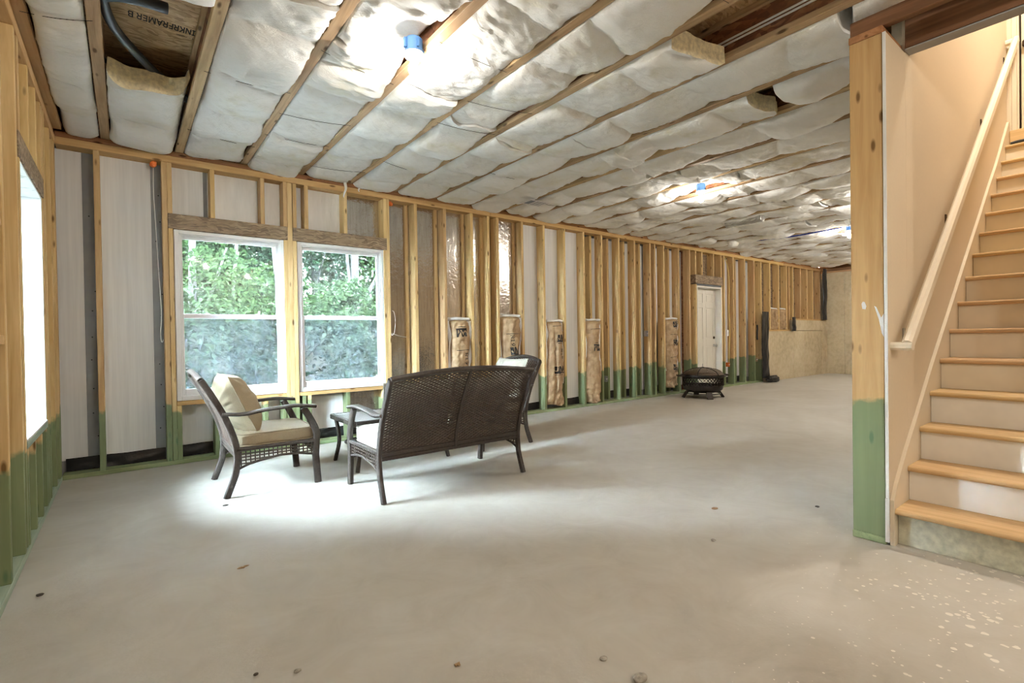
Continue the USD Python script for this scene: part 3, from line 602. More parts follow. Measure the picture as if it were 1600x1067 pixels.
# ------------------------------------------------------------------ fibreglass batts between the joists
LAMPS = [(1.370, 2.655), (5.36, 3.235), (9.46, 3.04), (1.37, -1.3), (7.30, 1.80), (13.2, 3.0), (2.40, -2.7), (.15, -2.7), (10.9, 2.5)]  # the last five are unseen bulbs added for fill
wool_wires = []
def batt_mesh(xa, xb, ya, yb, seed, res, ragged=(0, 0), sagk=1.0, droop=None, tilt=0.0, th=.085):
    r = np.random.default_rng(seed)
    nu = max(14, int((xb - xa) / res)); nv = max(10, int((yb - ya) / res))
    u = np.linspace(-1, 1, nu); v = np.linspace(0, 1, nv)
    U, V = np.meshgrid(u, v, indexing='ij')
    xc, hw = (xa + xb) / 2, (xb - xa) / 2
    endw = .05 * (meshkit.noise(np.stack([U * 2 + seed, U * 0 + .5, U * 0], -1), seed) - .5)
    Y = ya + tilt * U * (1 - V) + (yb - ya) * V + endw * ((1 - V) * ragged[0] + V * ragged[1]) * 2
    ws = [ya - r.uniform(.05, .4)]
    while ws[-1] < yb + .8: ws.append(ws[-1] + r.uniform(.40, .74))
    ws = np.array(ws); A = r.uniform(.030, .078, len(ws)) * sagk; sk = r.uniform(-.09, .09, len(ws)); pw = np.exp(r.uniform(-.6, .6, len(ws)))
    wob = .10 * (meshkit.fbm(np.stack([xc + U * hw * 3, Y * 1.3, U * 0 + seed], -1), 3, seed + 3) - .5)
    YY = Y + wob
    sag = np.zeros_like(U)
    for i in range(len(ws) - 1):
        a = ws[i] + sk[i] * U; b = ws[i + 1] + sk[i + 1] * U
        t = np.clip((YY - a) / (b - a), 0, 1)
        sag = np.maximum(sag, A[i] * np.abs(np.sin(np.pi * t ** pw[i])) ** .6 * ((t > 0) & (t < 1)))
    E = np.abs(U) ** 5
    P = np.stack([xc + U * hw, Y, np.full_like(U, seed * .37)], -1)
    f1 = meshkit.fbm(P * [3.2, 3.2, 1], 3, seed + 11) - .5
    f2 = np.abs(meshkit.fbm((P + .06 * f1[..., None]) * [6, 10, 1], 3, seed + 12) - .5)
    f3 = meshkit.fbm(P * [20, 28, 1], 3, seed + 13) - .5
    edge = meshkit.noise(np.stack([Y * 2.2, np.sign(U) * 3 + seed, U * 0], -1), seed + 5)
    tuck = .004 + np.clip(edge - .60, 0, 1) * .30
    lamp = sum(np.exp(-((X_ - lx) ** 2 + (Y - ly) ** 2) / .3) for lx, ly in LAMPS for X_ in (xc + U * hw,))
    Z = CZ + .004 - sag * (1 - .62 * E) + tuck * np.abs(U) ** 7 - .036 * f1 * (1 - .5 * E) + .036 * f2 * (1 + 1.3 * lamp) - .012 * f3 * (1 + 1.2 * lamp)
    spill = np.clip((CZ - Z) / .05, 0, 1) * .026
    X = xc + U * (hw - .004 + spill) + .01 * f1
    for lx, ly in LAMPS:
        q = np.hypot(X - lx, Y - ly)
        Z = np.where(q < .5, Z + (CZ + .10 - Z) * np.clip((.34 - q) / .24, 0, 1) ** .7, Z)
    if droop: Z = Z - droop * np.clip(1 - V * (yb - ya) / .7, 0, 1) ** 1.6
    flangecl = CZ - .003
    near = (np.abs(X - xc) > hw - .002) & (Z > CZ - .004)
    X = np.where(near, xc + np.sign(U) * (hw - .002), X)
    top = np.maximum(Z + th, np.minimum(CZ + th + .025, Z + .16)) + .02 * f1
    bot = np.stack([X, Y, Z], -1); tp = np.stack([xc + U * (hw - .012), Y + .01 * f3, top], -1)
    ring = np.concatenate([bot, tp[::-1]], 0)           # around the section (2*nu) by nv
    n2 = 2 * nu; R = ring.reshape(-1, 3)
    i = np.arange(n2)[:, None]; j = np.arange(nv - 1)[None]
    a = i * nv + j; b = ((i + 1) % n2) * nv + j
    F = np.concatenate([np.stack([a, b, b + 1], -1).reshape(-1, 3), np.stack([a, b + 1, a + 1], -1).reshape(-1, 3)])[:, ::-1]
    caps = []
    for e, flip in ((0, False), (nv - 1, True)):
        q = np.arange(nu - 1); lo = q * nv + e; lo2 = (q + 1) * nv + e; hi = (n2 - 1 - q) * nv + e; hi2 = (n2 - 2 - q) * nv + e
        c = np.concatenate([np.stack([lo, lo2, hi2], 1), np.stack([lo, hi2, hi], 1)])
        caps.append(c if not flip else c[:, ::-1])
    return R, F, caps, (ws, sk, A)

ORD = 'first second third fourth fifth sixth seventh eighth ninth tenth eleventh twelfth thirteenth fourteenth fifteenth sixteenth seventeenth eighteenth nineteenth twentieth twenty-first twenty-second twenty-third twenty-fourth twenty-fifth twenty-sixth twenty-seventh twenty-eighth twenty-ninth'.split()
def put_batt(b, ya, yb, where, seed, cut=(False, False), **kw):
    xa = LX + .048 if b == 0 else JXS[b - 1] + .033
    xb = JXS[b] - .033
    res = .016 if (b < 8) else .022 if b < 14 else .03
    R, F, caps, info = batt_mesh(xa, xb, ya, yb, seed, res, (1, 1), **kw)
    label = f'white wool batt {where} the {ORD[b]} joist bay from left'
    if any(cut):
        t = thing('insulation_batt', label, 'insulation', group='fibreglass batts between the ceiling joists')
        body = [F] + [c for c, k in zip(caps, cut) if not k]
        obj('wool', trimesh.Trimesh(R, np.vstack(body), process=False), M['wool'], t, 50)
        ends = np.vstack([c for c, k in zip(caps, cut) if k]); ids = np.unique(ends); mp = np.zeros(len(R), int); mp[ids] = np.arange(len(ids))
        obj('cut_end', trimesh.Trimesh(R[ids], mp[ends], process=False), M['wool_cut'], t, False, label='yellowish cut end of the batt')
    else:
        obj('insulation_batt', trimesh.Trimesh(R, np.vstack([F] + caps), process=False), M['wool'], None, 50, label=label, category='insulation', group='fibreglass batts between the ceiling joists')
    return info, xa, xb

br = np.random.default_rng(21)
wires_at = []
for b in range(29):
    y1 = D + .02
    x = JXS[b]
    if b == 1:
        put_batt(1, 4.03, y1, 'cut at the open hole in', 101, (True, False), th=.055)
        put_batt(1, .4, 2.90, 'nearest the camera in', 102, (False, True)); continue
    if b == 6:
        put_batt(6, 3.46, y1, 'at the window-wall end of', 105)
        put_batt(6, 1.66, 3.455, 'hanging cut off in', 106, (True, False), droop=.05, tilt=-.06, th=.05); continue
    if b == 8:
        put_batt(8, 3.01, y1, 'at the window-wall end of', 208)
        put_batt(8, 1.76, 3.0, 'before the small dark gap in', 308, (True, False), droop=.02, th=.05); put_batt(8, 1.0, 1.60, 'beyond the small dark gap in', 408); continue
    split = br.uniform(2.5, 3.3)
    gap = br.uniform(.0, .02) if br.random() < .75 else br.uniform(.06, .14)
    inf, xa, xb = put_batt(b, split + gap, y1, 'at the window-wall end of', 200 + b, sagk=1.0 if b < 9 else .9)
    wires_at.append((b, inf, xa, xb, split + gap, y1))
    if b < 6: 
        inf, xa, xb = put_batt(b, .45, split, 'in the middle of', 300 + b); wires_at.append((b, inf, xa, xb, .45, split))
        put_batt(b, -1.9, .43, 'behind the middle batt of', 400 + b)
    else:
        put_batt(b, 1.0, split, 'nearer the stair wall in' if b < 15 else 'at the open-room end of', 300 + b)
R, F, caps, _ = batt_mesh(JXS[6] + .033, 3.362, -.15, .975, 777, .02, (1, 1))
obj('insulation_batt', trimesh.Trimesh(R, np.vstack([F] + caps), process=False), M['wool'], None, 50, label='white wool batt over the stair post, against the stair opening', category='insulation', group='fibreglass batts between the ceiling joists')
# wire rods that press the batts up
for b, (ws, sk, A), xa, xb, ya, yb in wires_at:
    if b > 10: continue
    for i, w in enumerate(ws):
        if w < ya + .08 or w > yb - .08 or br.random() < .72: continue
        off = br.uniform(-.06, .06)
        xs = np.linspace(xa - .028, xb + .028, 5); tt = np.linspace(-1, 1, 5)
        pts = np.stack([xs, w + off * tt, CZ - .004 - .012 * (1 - tt ** 2)], 1)
        obj('support_wire', sweep(pts, circ(.0016, 4)), M['wire'], ce)

# ------------------------------------------------------------------ bare-bulb lamps
def make_lamp(label, x, y, bm='bulb'):
    L = thing('ceiling_lamp', label, 'lamp', (x, y, CZ), group='bare bulb lamps')
    z = -.045
    bx = lathe([(.047, z + .012), (.049, z + .016), (.052, z + .09), (.046, z + .096)], 24)
    lug = [box(-.064, -.046, -.010, .010, z + .03, z + .088, .003), box(.046, .064, -.010, .010, z + .03, z + .088, .003), box(-.008, .008, -.06, -.047, z + .03, z + .085, .003)]
    obj('junction_box', cat([bx] + lug), M['blue_box'], L, 40, label='blue plastic junction box')
    obj('lampholder', lathe([(.022, z - .042), (.024, z - .040), (.026, z - .022), (.034, z - .014), (.054, z - .008), (.057, z + .004), (.056, z + .012)], 28), M['porcelain'], L, 40, label='round white keyless lampholder')
    [obj('screw', moved(lathe([(.004, 0), (.004, .002)], 8), None, (s * .040, 0, z - .0125)), M['steel'], L) for s in (-1, 1)]
    obj('bulb_collar', lathe([(.016, z - .052), (.0165, z - .046), (.014, z - .040)], 16), M['white_plastic'], L, 40)
    pr = [(.0015, z - .119)] + [(.0335 * math.cos(a), z - .085 + .0345 * math.sin(a)) for a in np.linspace(-1.35, .95, 12)] + [(.0165, z - .050)]
    obj('bulb', lathe(pr, 20), M[bm], L, True, label='lit round bulb')
    return L
lamp0 = make_lamp('bare bulb lamp on a blue box, nearest the windows and largest in view', *LAMPS[0])
dup(lamp0, 'ceiling_lamp', 'bare bulb lamp on a blue box, halfway down the ceiling above the long studs', (*LAMPS[1], CZ), group='bare bulb lamps')
dup(lamp0, 'ceiling_lamp', 'farthest bare bulb lamp, mostly hidden behind the stair post', (*LAMPS[2], CZ), group='bare bulb lamps')
lamp1 = make_lamp('bare bulb lamp on a blue box behind the camera, nearest it', *LAMPS[3], 'bulb_strong')
dup(lamp1, 'ceiling_lamp', 'unseen bare bulb added as fill behind the stair post, beyond the stair wall', (*LAMPS[4], CZ), group='bare bulb lamps')  # from here on, unseen bulbs added to spread the room light
dup(lamp1, 'ceiling_lamp', 'unseen bare bulb added as fill by the concrete end wall, behind the stair post', (*LAMPS[5], CZ), group='bare bulb lamps')
dup(lamp1, 'ceiling_lamp', 'unseen bare bulb added as fill behind the camera, right of the room centre', (*LAMPS[6], CZ), group='bare bulb lamps')
dup(lamp1, 'ceiling_lamp', 'unseen bare bulb added as fill behind the camera, close to the left wall', (*LAMPS[7], CZ), group='bare bulb lamps')
dup(lamp1, 'ceiling_lamp', 'unseen bare bulb added as fill far behind the stair wall', (*LAMPS[8], CZ), group='bare bulb lamps')
hl = thing('hall_light', 'round flush ceiling light of the upper hall over the stairs', 'lamp', (5.0, .20, 5.40))
obj('base', lathe([(.17, -.03), (.18, -.02), (.18, 0), (.02, 0)], 28), M['white_plastic'], hl, 40)
obj('diffuser', lathe([(.002, -.085)] + [(.16 * math.sin(a), -.03 - .055 * math.cos(a)) for a in np.linspace(.15, 1.57, 9)], 28), M['hall_light'], hl, True, label='lit round diffuser')

# ------------------------------------------------------------------ what runs through the joist bays
obj('black_pipe', sweep(spline([(-.085, 2.6, 2.93), (-.075, 3.2, 2.925), (-.03, 3.62, 2.92), (.10, 3.92, 2.91), (.24, 4.16, 2.90), (.40, 4.40, 2.90), (.60, 4.62, 2.90)], 40), circ(.026, 14)), M['black_rubber'], None, 40,
    label='dark grey flexible pipe curving across the open hole in the ceiling', category='pipe')
obj('black_pipe', sweep(spline([(-.10, 4.06, 2.90), (.12, 4.20, 2.885), (.36, 4.31, 2.88), (.60, 4.36, 2.88)], 24), circ(.016, 12)), M['black_rubber'], None, 40,
    label='thinner dark pipe just above the cut batt edge at the ceiling hole', category='pipe')
obj('pipe_elbow', sweep(spline([(-.07, 3.40, 2.93), (.0, 3.36, 2.94), (.12, 3.35, 2.95), (.22, 3.36, 2.955)], 14), circ(.030, 14)), M['black_rubber'], None, 40, label='black pipe branch at the near edge of the ceiling hole', category='pipe')
xw = JXS[6] - .006
for i, (dz, lb) in enumerate(((0, 'upper white cable stapled along the brown joist web in the open bay'), (-.022, 'lower white cable stapled along the brown joist web in the open bay'))):
    obj('white_cable', sweep([(xw - .007, -1.5, 2.935 + dz), (xw - .007, .8, 2.935 + dz), (xw - .008, 1.6, 2.925 + dz), (xw - .012, 2.2, 2.91 + dz)], rrect(.007, .013)), M['cable_white'], None, 40, label=lb, category='cable')
xb_ = JXS[18] + .02
for i, (o, lb) in enumerate(((0, 'upper blue cable along a far joist near the hidden lamp'), (.03, 'lower blue cable along a far joist near the hidden lamp'))):
    obj('blue_cable', sweep(spline([(xb_ + o, 5.2, 2.85), (xb_ + o, 4.3, 2.835 - o), (xb_ + .02 + o, 3.9, 2.82 - o), (xb_ + o, 3.3, 2.83 - o), (xb_ + o, 2.4, 2.85)], 24), circ(.011, 8)), M['cable_blue'], None, 40, label=lb, category='cable')
dz = [(.058 + .006 * math.cos(i * 2.1), i) for i in range(46)]
dpts = np.array([(7.31 + .0 * i, 3.45 + .012 * i, 2.755 + .004 * math.sin(i * .2)) for i in range(46)])
rings = []
prof = []
for i in range(92): prof.append((.062 + (.005 if i % 2 else -.003), .006 * i))
obj('flexible_duct', moved(lathe(prof, 16), rotm((1, 0, 0), -90), (7.32, 3.44, 2.775)), M['duct'], None, 40, label='short length of silver flexible duct poking out of the ceiling wool', category='duct')
rp = moved(lathe([(.02, -.10), (.055, -.09), (.068, -.03), (.070, .06), (.058, .10), (.02, .105)], 18), rotm((0, 1, 0), 80), (8.80, 4.68, 2.745))
vv = np.array(rp.vertices); vv += .018 * (meshkit.fbm(vv * 14, 3, 4)[:, None] - .5) * [1, 1, 1]
obj('wool_roll', trimesh.Trimesh(vv, rp.faces, process=False), M['wool'], None, True, label='rolled end of pale wool hanging from the ceiling near the door', category='insulation')
card = thing('ceiling_card', 'white printed card tucked under the ceiling wool near the window wall', 'card', (3.962, 4.60, 2.72))
cb = obj('card', box(-.15, .15, -.10, .10, 0, .003, .001), M['paper'], card)
obj('dark_block', box(-.115, -.045, -.075, .065, -.001, .0005, .0002), M['grey_ink'], card)
for i in range(5): obj('print_line', box(-.02, .12, -.075 + i * .032, -.066 + i * .032, -.0008, .0005, .0002), M['grey_ink'], card)

# ------------------------------------------------------------------ kraft-faced batts standing in the stud bays
from scipy.interpolate import RegularGridInterpolator as RGI
def kraft_batt(label, x0, x1, z0, z1, seed, logos=(), lines=(), fold=None, r19=None, group=None, wool=True, base=D):
    t = thing('kraft_batt', label, 'insulation', group='kraft-faced batts in the stud bays')
    nu, nv = 28, 70
    u = np.linspace(0, 1, nu); v = np.linspace(0, 1, nv); U, V = np.meshgrid(u, v, indexing='ij')
    W, H = x1 - x0, z1 - z0
    lw = .20 * W * (meshkit.noise(np.stack([V * 5, V * 0, V * 0 + seed], -1), seed) - .3); rw = .24 * W * (meshkit.noise(np.stack([V * 5, V * 0 + 9, V * 0 + seed], -1), seed + 1) - .3)
    X = x0 + lw * (1 - U) + (W - rw * U) * U
    bw = .05 * (meshkit.noise(np.stack([U * 3, U * 0, U * 0 + seed], -1), seed + 2) - .5)
    Z = z0 + H * V + bw * (1 - V)
    P = np.stack([X, Z, X * 0 + seed * .71], -1)
    n1 = meshkit.fbm(P * [5, 3.5, 1], 3, seed + 3); n2 = np.abs(meshkit.fbm(P * [9, 8, 1], 3, seed + 4) - .5) * 2; n3 = np.abs(meshkit.fbm((P + .1 * n1[..., None]) * [16, 13, 1], 2, seed + 6) - .5) * 2
    bul = np.sin(np.pi * np.clip(U, .0, 1)) ** .5
    crum = 1 + 1.6 * np.clip(.22 - V, 0, 1) / .22
    Y = base + .045 - .105 * bul - .05 * (n1 - .5) + (.045 * n2 + .030 * n3) * crum
    if fold: Y = Y + .05 * np.exp(-((U - fold - .05 * np.sin(V * 5)) / .06) ** 2) * np.clip((.92 - V) * 5, 0, 1)
    Y = Y + .05 * np.clip((V - .965) / .035, 0, 1) ** 2
    fr = np.stack([X, Y, Z], -1).reshape(-1, 3); bk = np.stack([X, np.full_like(X, base + .125), Z], -1).reshape(-1, 3)
    F = grid_faces(nu, nv); n = nu * nv
    loop = np.concatenate([np.arange(nu) * nv, (nu - 1) * nv + np.arange(1, nv), np.arange(nu - 2, -1, -1) * nv + nv - 1, np.arange(nv - 2, 0, -1)])
    nx = np.roll(loop, -1)
    side = np.concatenate([np.stack([loop, nx, nx + n], 1), np.stack([loop, nx + n, loop + n], 1)])
    obj('paper_facing', trimesh.Trimesh(np.vstack([fr, bk]), np.vstack([F, F[:, ::-1] + n, side[:, ::-1]]), process=False), M['kraft'], t, 55)
    g = RGI((u, v), Y, bounds_error=False, fill_value=None); gx = RGI((u, v), X, bounds_error=False, fill_value=None)
    def ink(name, mesh, uc, vc, rot, m, lift=.004, lab=None):
        q = np.array(mesh.vertices); c, s = math.cos(rot), math.sin(rot)
        q2 = np.stack([q[:, 0] * c - q[:, 1] * s, q[:, 0] * s + q[:, 1] * c], 1)
        uu = np.clip(uc + q2[:, 0] / W, .02, .98); vz = np.clip(vc + q2[:, 1] / H, .01, .99)
        pts = np.stack([uu, vz], 1)
        obj(name, trimesh.Trimesh(np.stack([gx(pts), g(pts) - lift - q[:, 2], z0 + H * vz], 1), mesh.faces, process=False), M[m], t, label=lab)
    def fine(w, h, k=8):
        m = trimesh.creation.box([w, h, .0008]); 
        for _ in range(3): m = m.subdivide()
        return m
    for (uc, vc, rot) in logos:
        jm = meshkit.text_mesh('JM', .075, .0006, True); vj = np.array(jm.vertices); vj -= [vj[:, 0].mean(), vj[:, 1].mean(), 0]; vj[:, 0] *= 1.15
        ink('logo_block', moved(fine(.072, .105), None, (-.040, 0, 0)), uc, vc, rot, 'ink', .003, 'black logo block')
        ink('logo_block', moved(fine(.10, .020), None, (.040, -.044, 0)), uc, vc, rot, 'ink', .003)
        J = meshkit.text_mesh('J', .075, .0006, True); q = np.array(J.vertices); q -= [q[:, 0].mean(), q[:, 1].mean(), 0]
        ink('logo_letter', trimesh.Trimesh(q + [-.040, .004, 0], J.faces, process=False), uc, vc, rot, 'kraft', .0055, 'pale letter J')
        Mm = meshkit.text_mesh('M', .086, .0006, True); q = np.array(Mm.vertices); q -= [q[:, 0].mean(), q[:, 1].mean(), 0]
        ink('logo_letter', trimesh.Trimesh(q + [.043, .004, 0], Mm.faces, process=False), uc, vc, rot, 'ink', .0045, 'black letter M')
        ink('print_line', moved(fine(.12, .007), None, (.0, -.072, 0)), uc, vc, rot, 'ink', .003)
    for vc in lines: ink('print_line', fine(W * .62, .006), .5, vc, .03, 'ink', .003)
    if r19:
        m = meshkit.text_mesh('R19', .06, .0006); q = np.array(m.vertices); q -= [q[:, 0].mean(), q[:, 1].mean(), 0]
        ink('print_rating', trimesh.Trimesh(q, m.faces, process=False), r19[0], r19[1], -math.pi / 2, 'ink', .004, 'rating R19 printed sideways')
    if wool:
        ms = []
        for side in (0, 1):
            zz = np.linspace(z0 + H * .25, z1 - .01, 26); xx = gx(np.stack([np.full(26, float(side)), np.linspace(.25, .99, 26)], 1)) + (-.014 if side == 0 else .010)
            rr = .008 + .028 * meshkit.noise(np.stack([zz * 7, zz * 0 + side, zz * 0 + seed], -1), seed + 8)
            p = np.stack([xx, np.full(26, base + .045), zz], 1)
            tb = sweep(p, circ(1, 8), (0, 1, 0)); q = np.array(tb.vertices).reshape(26, 8, 3); q = p[:, None] + (q - p[:, None]) * rr[:, None, None]
            ms.append(trimesh.Trimesh(q.reshape(-1, 3), tb.faces, process=False))
        xx = np.linspace(x0 + .02, x1 - .01, 20); p = np.stack([xx, np.full(20, base + .06), z1 + .008 + .014 * meshkit.noise(np.stack([xx * 12, xx * 0, xx * 0], -1), seed)], 1)
        tb = sweep(p, np.stack([circ(1, 8)[:, 0] * .05, circ(1, 8)[:, 1] * .022], 1), (0, 0, 1)); ms.append(tb)
        obj('exposed_wool', cat(ms), M['wool'], t, True, label='pale wool showing along the edges')
    return t
kraft_batt('kraft-faced batt with two black logos, leftmost, behind the loveseat', 3.190, 3.515, .20, 1.32, 31, [(.47, .86, math.pi + .06), (.52, .43, -.05)], (.66,), None, (.70, .55))
kraft_batt('kraft-faced batt behind the far armchair, top edge folded, one black logo', 4.000, 4.350, .20, 1.375, 32, [(.52, .60, .03)], (.80,), None, (.42, .71))
kraft_batt('kraft-faced batt with a deep vertical fold, just right of the far armchair', 4.815, 5.165, .09, 1.31, 33, [(.62, .80, .03), (.55, .42, .05)], (.95,), .36, (.75, .60))
kraft_batt('smooth kraft-faced batt with one logo, second right of the far armchair', 5.635, 5.985, .06, 1.33, 34, [(.62, .67, math.pi)], (.90,), None)
kraft_batt('puffy kraft-faced batt with crumpled foot, left of the fire pit', 7.700, 8.085, .13, 1.37, 35, [(.60, .93, .1), (.62, .66, math.pi), (.52, .30, -.06)], (.78, .45))
kraft_batt('short torn kraft batt on the low concrete ledge, left one', 11.74, 12.10, 1.18, 1.65, 36, (), (), .35)
kraft_batt('short torn kraft batt on the low concrete ledge, right one', 12.20, 12.53, 1.18, 1.655, 37, (), (), .5)

# ------------------------------------------------------------------ small electrical things and loose sheets
wc = thing('loose_cable', 'thin white cable hanging from an orange foam dab beside the left window', 'cable')
obj('cable', sweep(spline([(.225, D + .06, 2.66), (.222, D + .03, 2.4), (.232, D + .01, 2.1), (.245, D - .004, 1.7), (.258, D - .006, 1.35), (.248, D - .012, 1.17), (.256, D - .008, 1.10), (.27, D - .004, 1.12)], 40), circ(.0035, 6), (1, 0, 0)), M['cable_white'], wc, True)
def dab(x, y, z, r, seed):
    s = trimesh.creation.icosphere(2, r); v = np.array(s.vertices); v *= (.75 + .6 * meshkit.fbm(v / r * 1.6 + seed, 2, seed))[:, None]
    return trimesh.Trimesh(v + [x, y, z], s.faces, process=False)
obj('foam_dab', dab(.225, D + .05, 2.672, .026, 3), M['orange'], wc, True, label='orange foam dab')
wc2 = thing('loose_cable', 'short white cable loop beside the foil bay right of the windows', 'cable')
obj('cable', sweep(spline([(2.43, D - .006, 1.42), (2.45, D - .012, 1.40), (2.47, D + .0, 1.30), (2.45, D - .01, 1.17), (2.425, D - .008, 1.14), (2.43, D + .02, 1.16), (2.56, D + .10, 1.13), (2.66, D + .12, 1.115)], 36), circ(.0035, 6), (0, 0, 1)), M['cable_white'], wc2, True)
obj('foam_dab', dab(2.46, D + .06, 2.665, .026, 4), M['orange'], None, True, label='orange foam dab under the plate right of the windows', category='foam')
sw = thing('light_switch', 'white light switch box on the stud right of the door', 'switch', (9.805, D - .002, 1.11))
obj('plate', box(-.038, .038, -.010, 0, -.062, .062, .004), M['white_plastic'], sw); obj('toggle', box(-.010, .010, -.018, -.009, -.02, .02, .003), M['white_plastic'], sw)
obj('yellow_cable', sweep(spline([(9.84, D + .05, 2.69), (9.86, D - .006, 2.4), (9.89, D - .006, 2.0), (9.87, D - .006, 1.6), (9.90, D - .006, 1.2), (9.87, D - .006, .8), (9.85, D - .006, .50)], 40), circ(.008, 7), (1, 0, 0)), M['cable_yellow'], None, True, label='yellow cable running down the stud right of the door', category='cable')
def outlet(x, z, label, m, w=.055, h=.085):
    o = thing('outlet_box', label, 'outlet box', (x, D - .004, z), group='outlet boxes on the studs')
    obj('box', cat([box(-w / 2, -w / 2 + .006, -.006, .06, -h / 2, h / 2), box(w / 2 - .006, w / 2, -.006, .06, -h / 2, h / 2), box(-w / 2, w / 2, -.006, .06, h / 2 - .006, h / 2), box(-w / 2, w / 2, -.006, .06, -h / 2, -h / 2 + .006), box(-w / 2, w / 2, .05, .06, -h / 2, h / 2)]), M[m], o)
    obj('wire_tail', sweep(spline([(0, .05, 0), (.01, .01, .01), (-.008, -.012, -.012), (.006, -.02, .014)], 10), circ(.004, 6), (1, .2, 0)), M['cable_white'], o)
outlet(9.85, .455, 'orange outlet box at the foot of the yellow cable', 'orange')
outlet(11.035, .515, 'tan outlet box low on the last long stud by the concrete', 'kraft', .07)
outlet(7.14, 1.12, 'grey metal outlet box halfway up between two studs', 'steel', .05, .10)
outlet(6.08, .40, 'small metal outlet box low beside the fourth kraft batt', 'steel', .05, .09)

def hung_sheet(name, label, x0, x1, z0, z1, y, seed, amp=.03, cat_='plastic sheet'):
    nu, nv = 14, 34
    X, Z = np.meshgrid(np.linspace(x0, x1, nu), np.linspace(z0, z1, nv), indexing='ij'); T = (Z - z0) / (z1 - z0)
    P = np.stack([X * 8, Z * 2.5, X * 0 + seed], -1); n = meshkit.fbm(P, 3, seed)
    U = (X - x0) / (x1 - x0)
    Xo = X + .25 * (x1 - x0) * (meshkit.noise(np.stack([U * 0 + .5, T * 4, T * 0 + seed], -1), seed + 1) - .5)
    Y = y - amp * 2 * n - amp * np.sin(U * math.pi)
    f = np.stack([Xo, Y, Z], -1).reshape(-1, 3); bk = f + [0, .006, 0]; F = grid_faces(nu, nv); n_ = nu * nv
    loop = np.concatenate([np.arange(nu) * nv, (nu - 1) * nv + np.arange(1, nv), np.arange(nu - 2, -1, -1) * nv + nv - 1, np.arange(nv - 2, 0, -1)]); nx = np.roll(loop, -1)
    sd = np.concatenate([np.stack([loop, nx, nx + n_], 1), np.stack([loop, nx + n_, loop + n_], 1)])
    obj(name, trimesh.Trimesh(np.vstack([f, bk]), np.vstack([F, F[:, ::-1] + n_, sd[:, ::-1]]), process=False), M['black_plastic'], None, 60, label=label, category=cat_, group='black plastic sheets')
hung_sheet('plastic_sheet', 'tall narrow black plastic sheet at the left end of the concrete ledge', 11.12, 11.42, .10, 1.57, FYC - .012, 61)
hung_sheet('plastic_sheet', 'short black plastic scrap at the step between the two concrete ledges', 12.62, 12.82, 1.14, 1.47, FYC - .010, 62)
hung_sheet('plastic_sheet', 'long black plastic sheet hanging in the far corner by the end wall', 14.46, 14.70, 1.42, 2.76, FYC - .01, 63)
hung_sheet('plastic_sheet', 'small black plastic flap on a stud left of the concrete ledge', 10.99, 11.06, .95, 1.28, D - .02, 64, .012)
hp = trimesh.creation.icosphere(4, 1); v = np.array(hp.vertices); v *= (.75 + .5 * meshkit.fbm(v * 2.2 + 5, 3, 9))[:, None]; v = v * [.26, .09, .085]; v[:, 2] = np.maximum(v[:, 2] + .06, 0.002)
obj('plastic_heap', trimesh.Trimesh(v + [11.42, FYC - .12, 0], hp.faces, process=False), M['black_plastic'], None, True, label='crumpled heap of black plastic on the floor below the tall sheet', category='plastic sheet')

for i, (x, l, lb) in enumerate(((1.905, .17, 'torn wool strip hanging over the plate above the right window, longer one'), (2.07, .08, 'short wool tuft hanging over the plate above the right window'))):
    t_ = np.linspace(0, 1, 12); p = np.stack([x + .012 * np.sin(5 * t_ + i), D - .012 + .004 * np.sin(9 * t_), 2.80 - l * t_], 1)
    m = sweep(p, circ(1, 7), (0, 1, 0)); v = np.array(m.vertices).reshape(12, 7, 3); rad = (.017 * (1 - t_) ** .7 + .002)[:, None, None]; v = p[:, None] + (v - p[:, None]) * rad * [1, .5, 1]
    obj('wool_tuft', trimesh.Trimesh(v.reshape(-1, 3), m.faces, process=False), M['wool'], None, True, label=lb, category='insulation')
# ------------------------------------------------------------------ wicker furniture
REAR = np.array([(0, 0), (.05, .137), (.063, .20), (.070, .29), (.055, .40), (.005, .55), (-.075, .717), (-.14, .835)])
FRONT = np.array([(.62, 0), (.605, .213), (.612, .333), (.612, .398), (.565, .506), (.520, .585)])
ARM = np.array([(-.02, .592), (.11, .579), (.26, .597), (.37, .603), (.48, .606), (.612, .588)])
_q = spline(REAR[3:], 60); _ql = np.concatenate([[0], np.cumsum(np.hypot(*np.diff(_q, axis=0).T))]); BL = _ql[-1]
def qat(l):
    l = np.asarray(l, float); y = np.interp(l, _ql, _q[:, 0]); z = np.interp(l, _ql, _q[:, 1])
    d = (_q[-1] - _q[-4]) / np.linalg.norm(_q[-1] - _q[-4]); e = np.maximum(l - BL, 0)
    return y + d[0] * e, z + d[1] * e

def ribbons(C, Wd, N, w, t):
    """C, Wd, N: (strands, samples, 3) centre lines, width and normal directions -> flat strands"""
    s, n, _ = C.shape
    V = np.stack([C + Wd * w / 2, C + N * t / 2, C - Wd * w / 2, C - N * t / 2], 2)     # s n 4 3
    base = (np.arange(s) * n * 4)[:, None, None]; i = np.arange(n - 1)[None, :, None]; j = np.arange(4)[None, None]
    a = base + i * 4 + j; b = base + i * 4 + (j + 1) % 4
    F = np.concatenate([np.stack([a, b, b + 4], -1).reshape(-1, 3), np.stack([a, b + 4, a + 4], -1).reshape(-1, 3)])
    return trimesh.Trimesh(V.reshape(-1, 3), F, process=False)

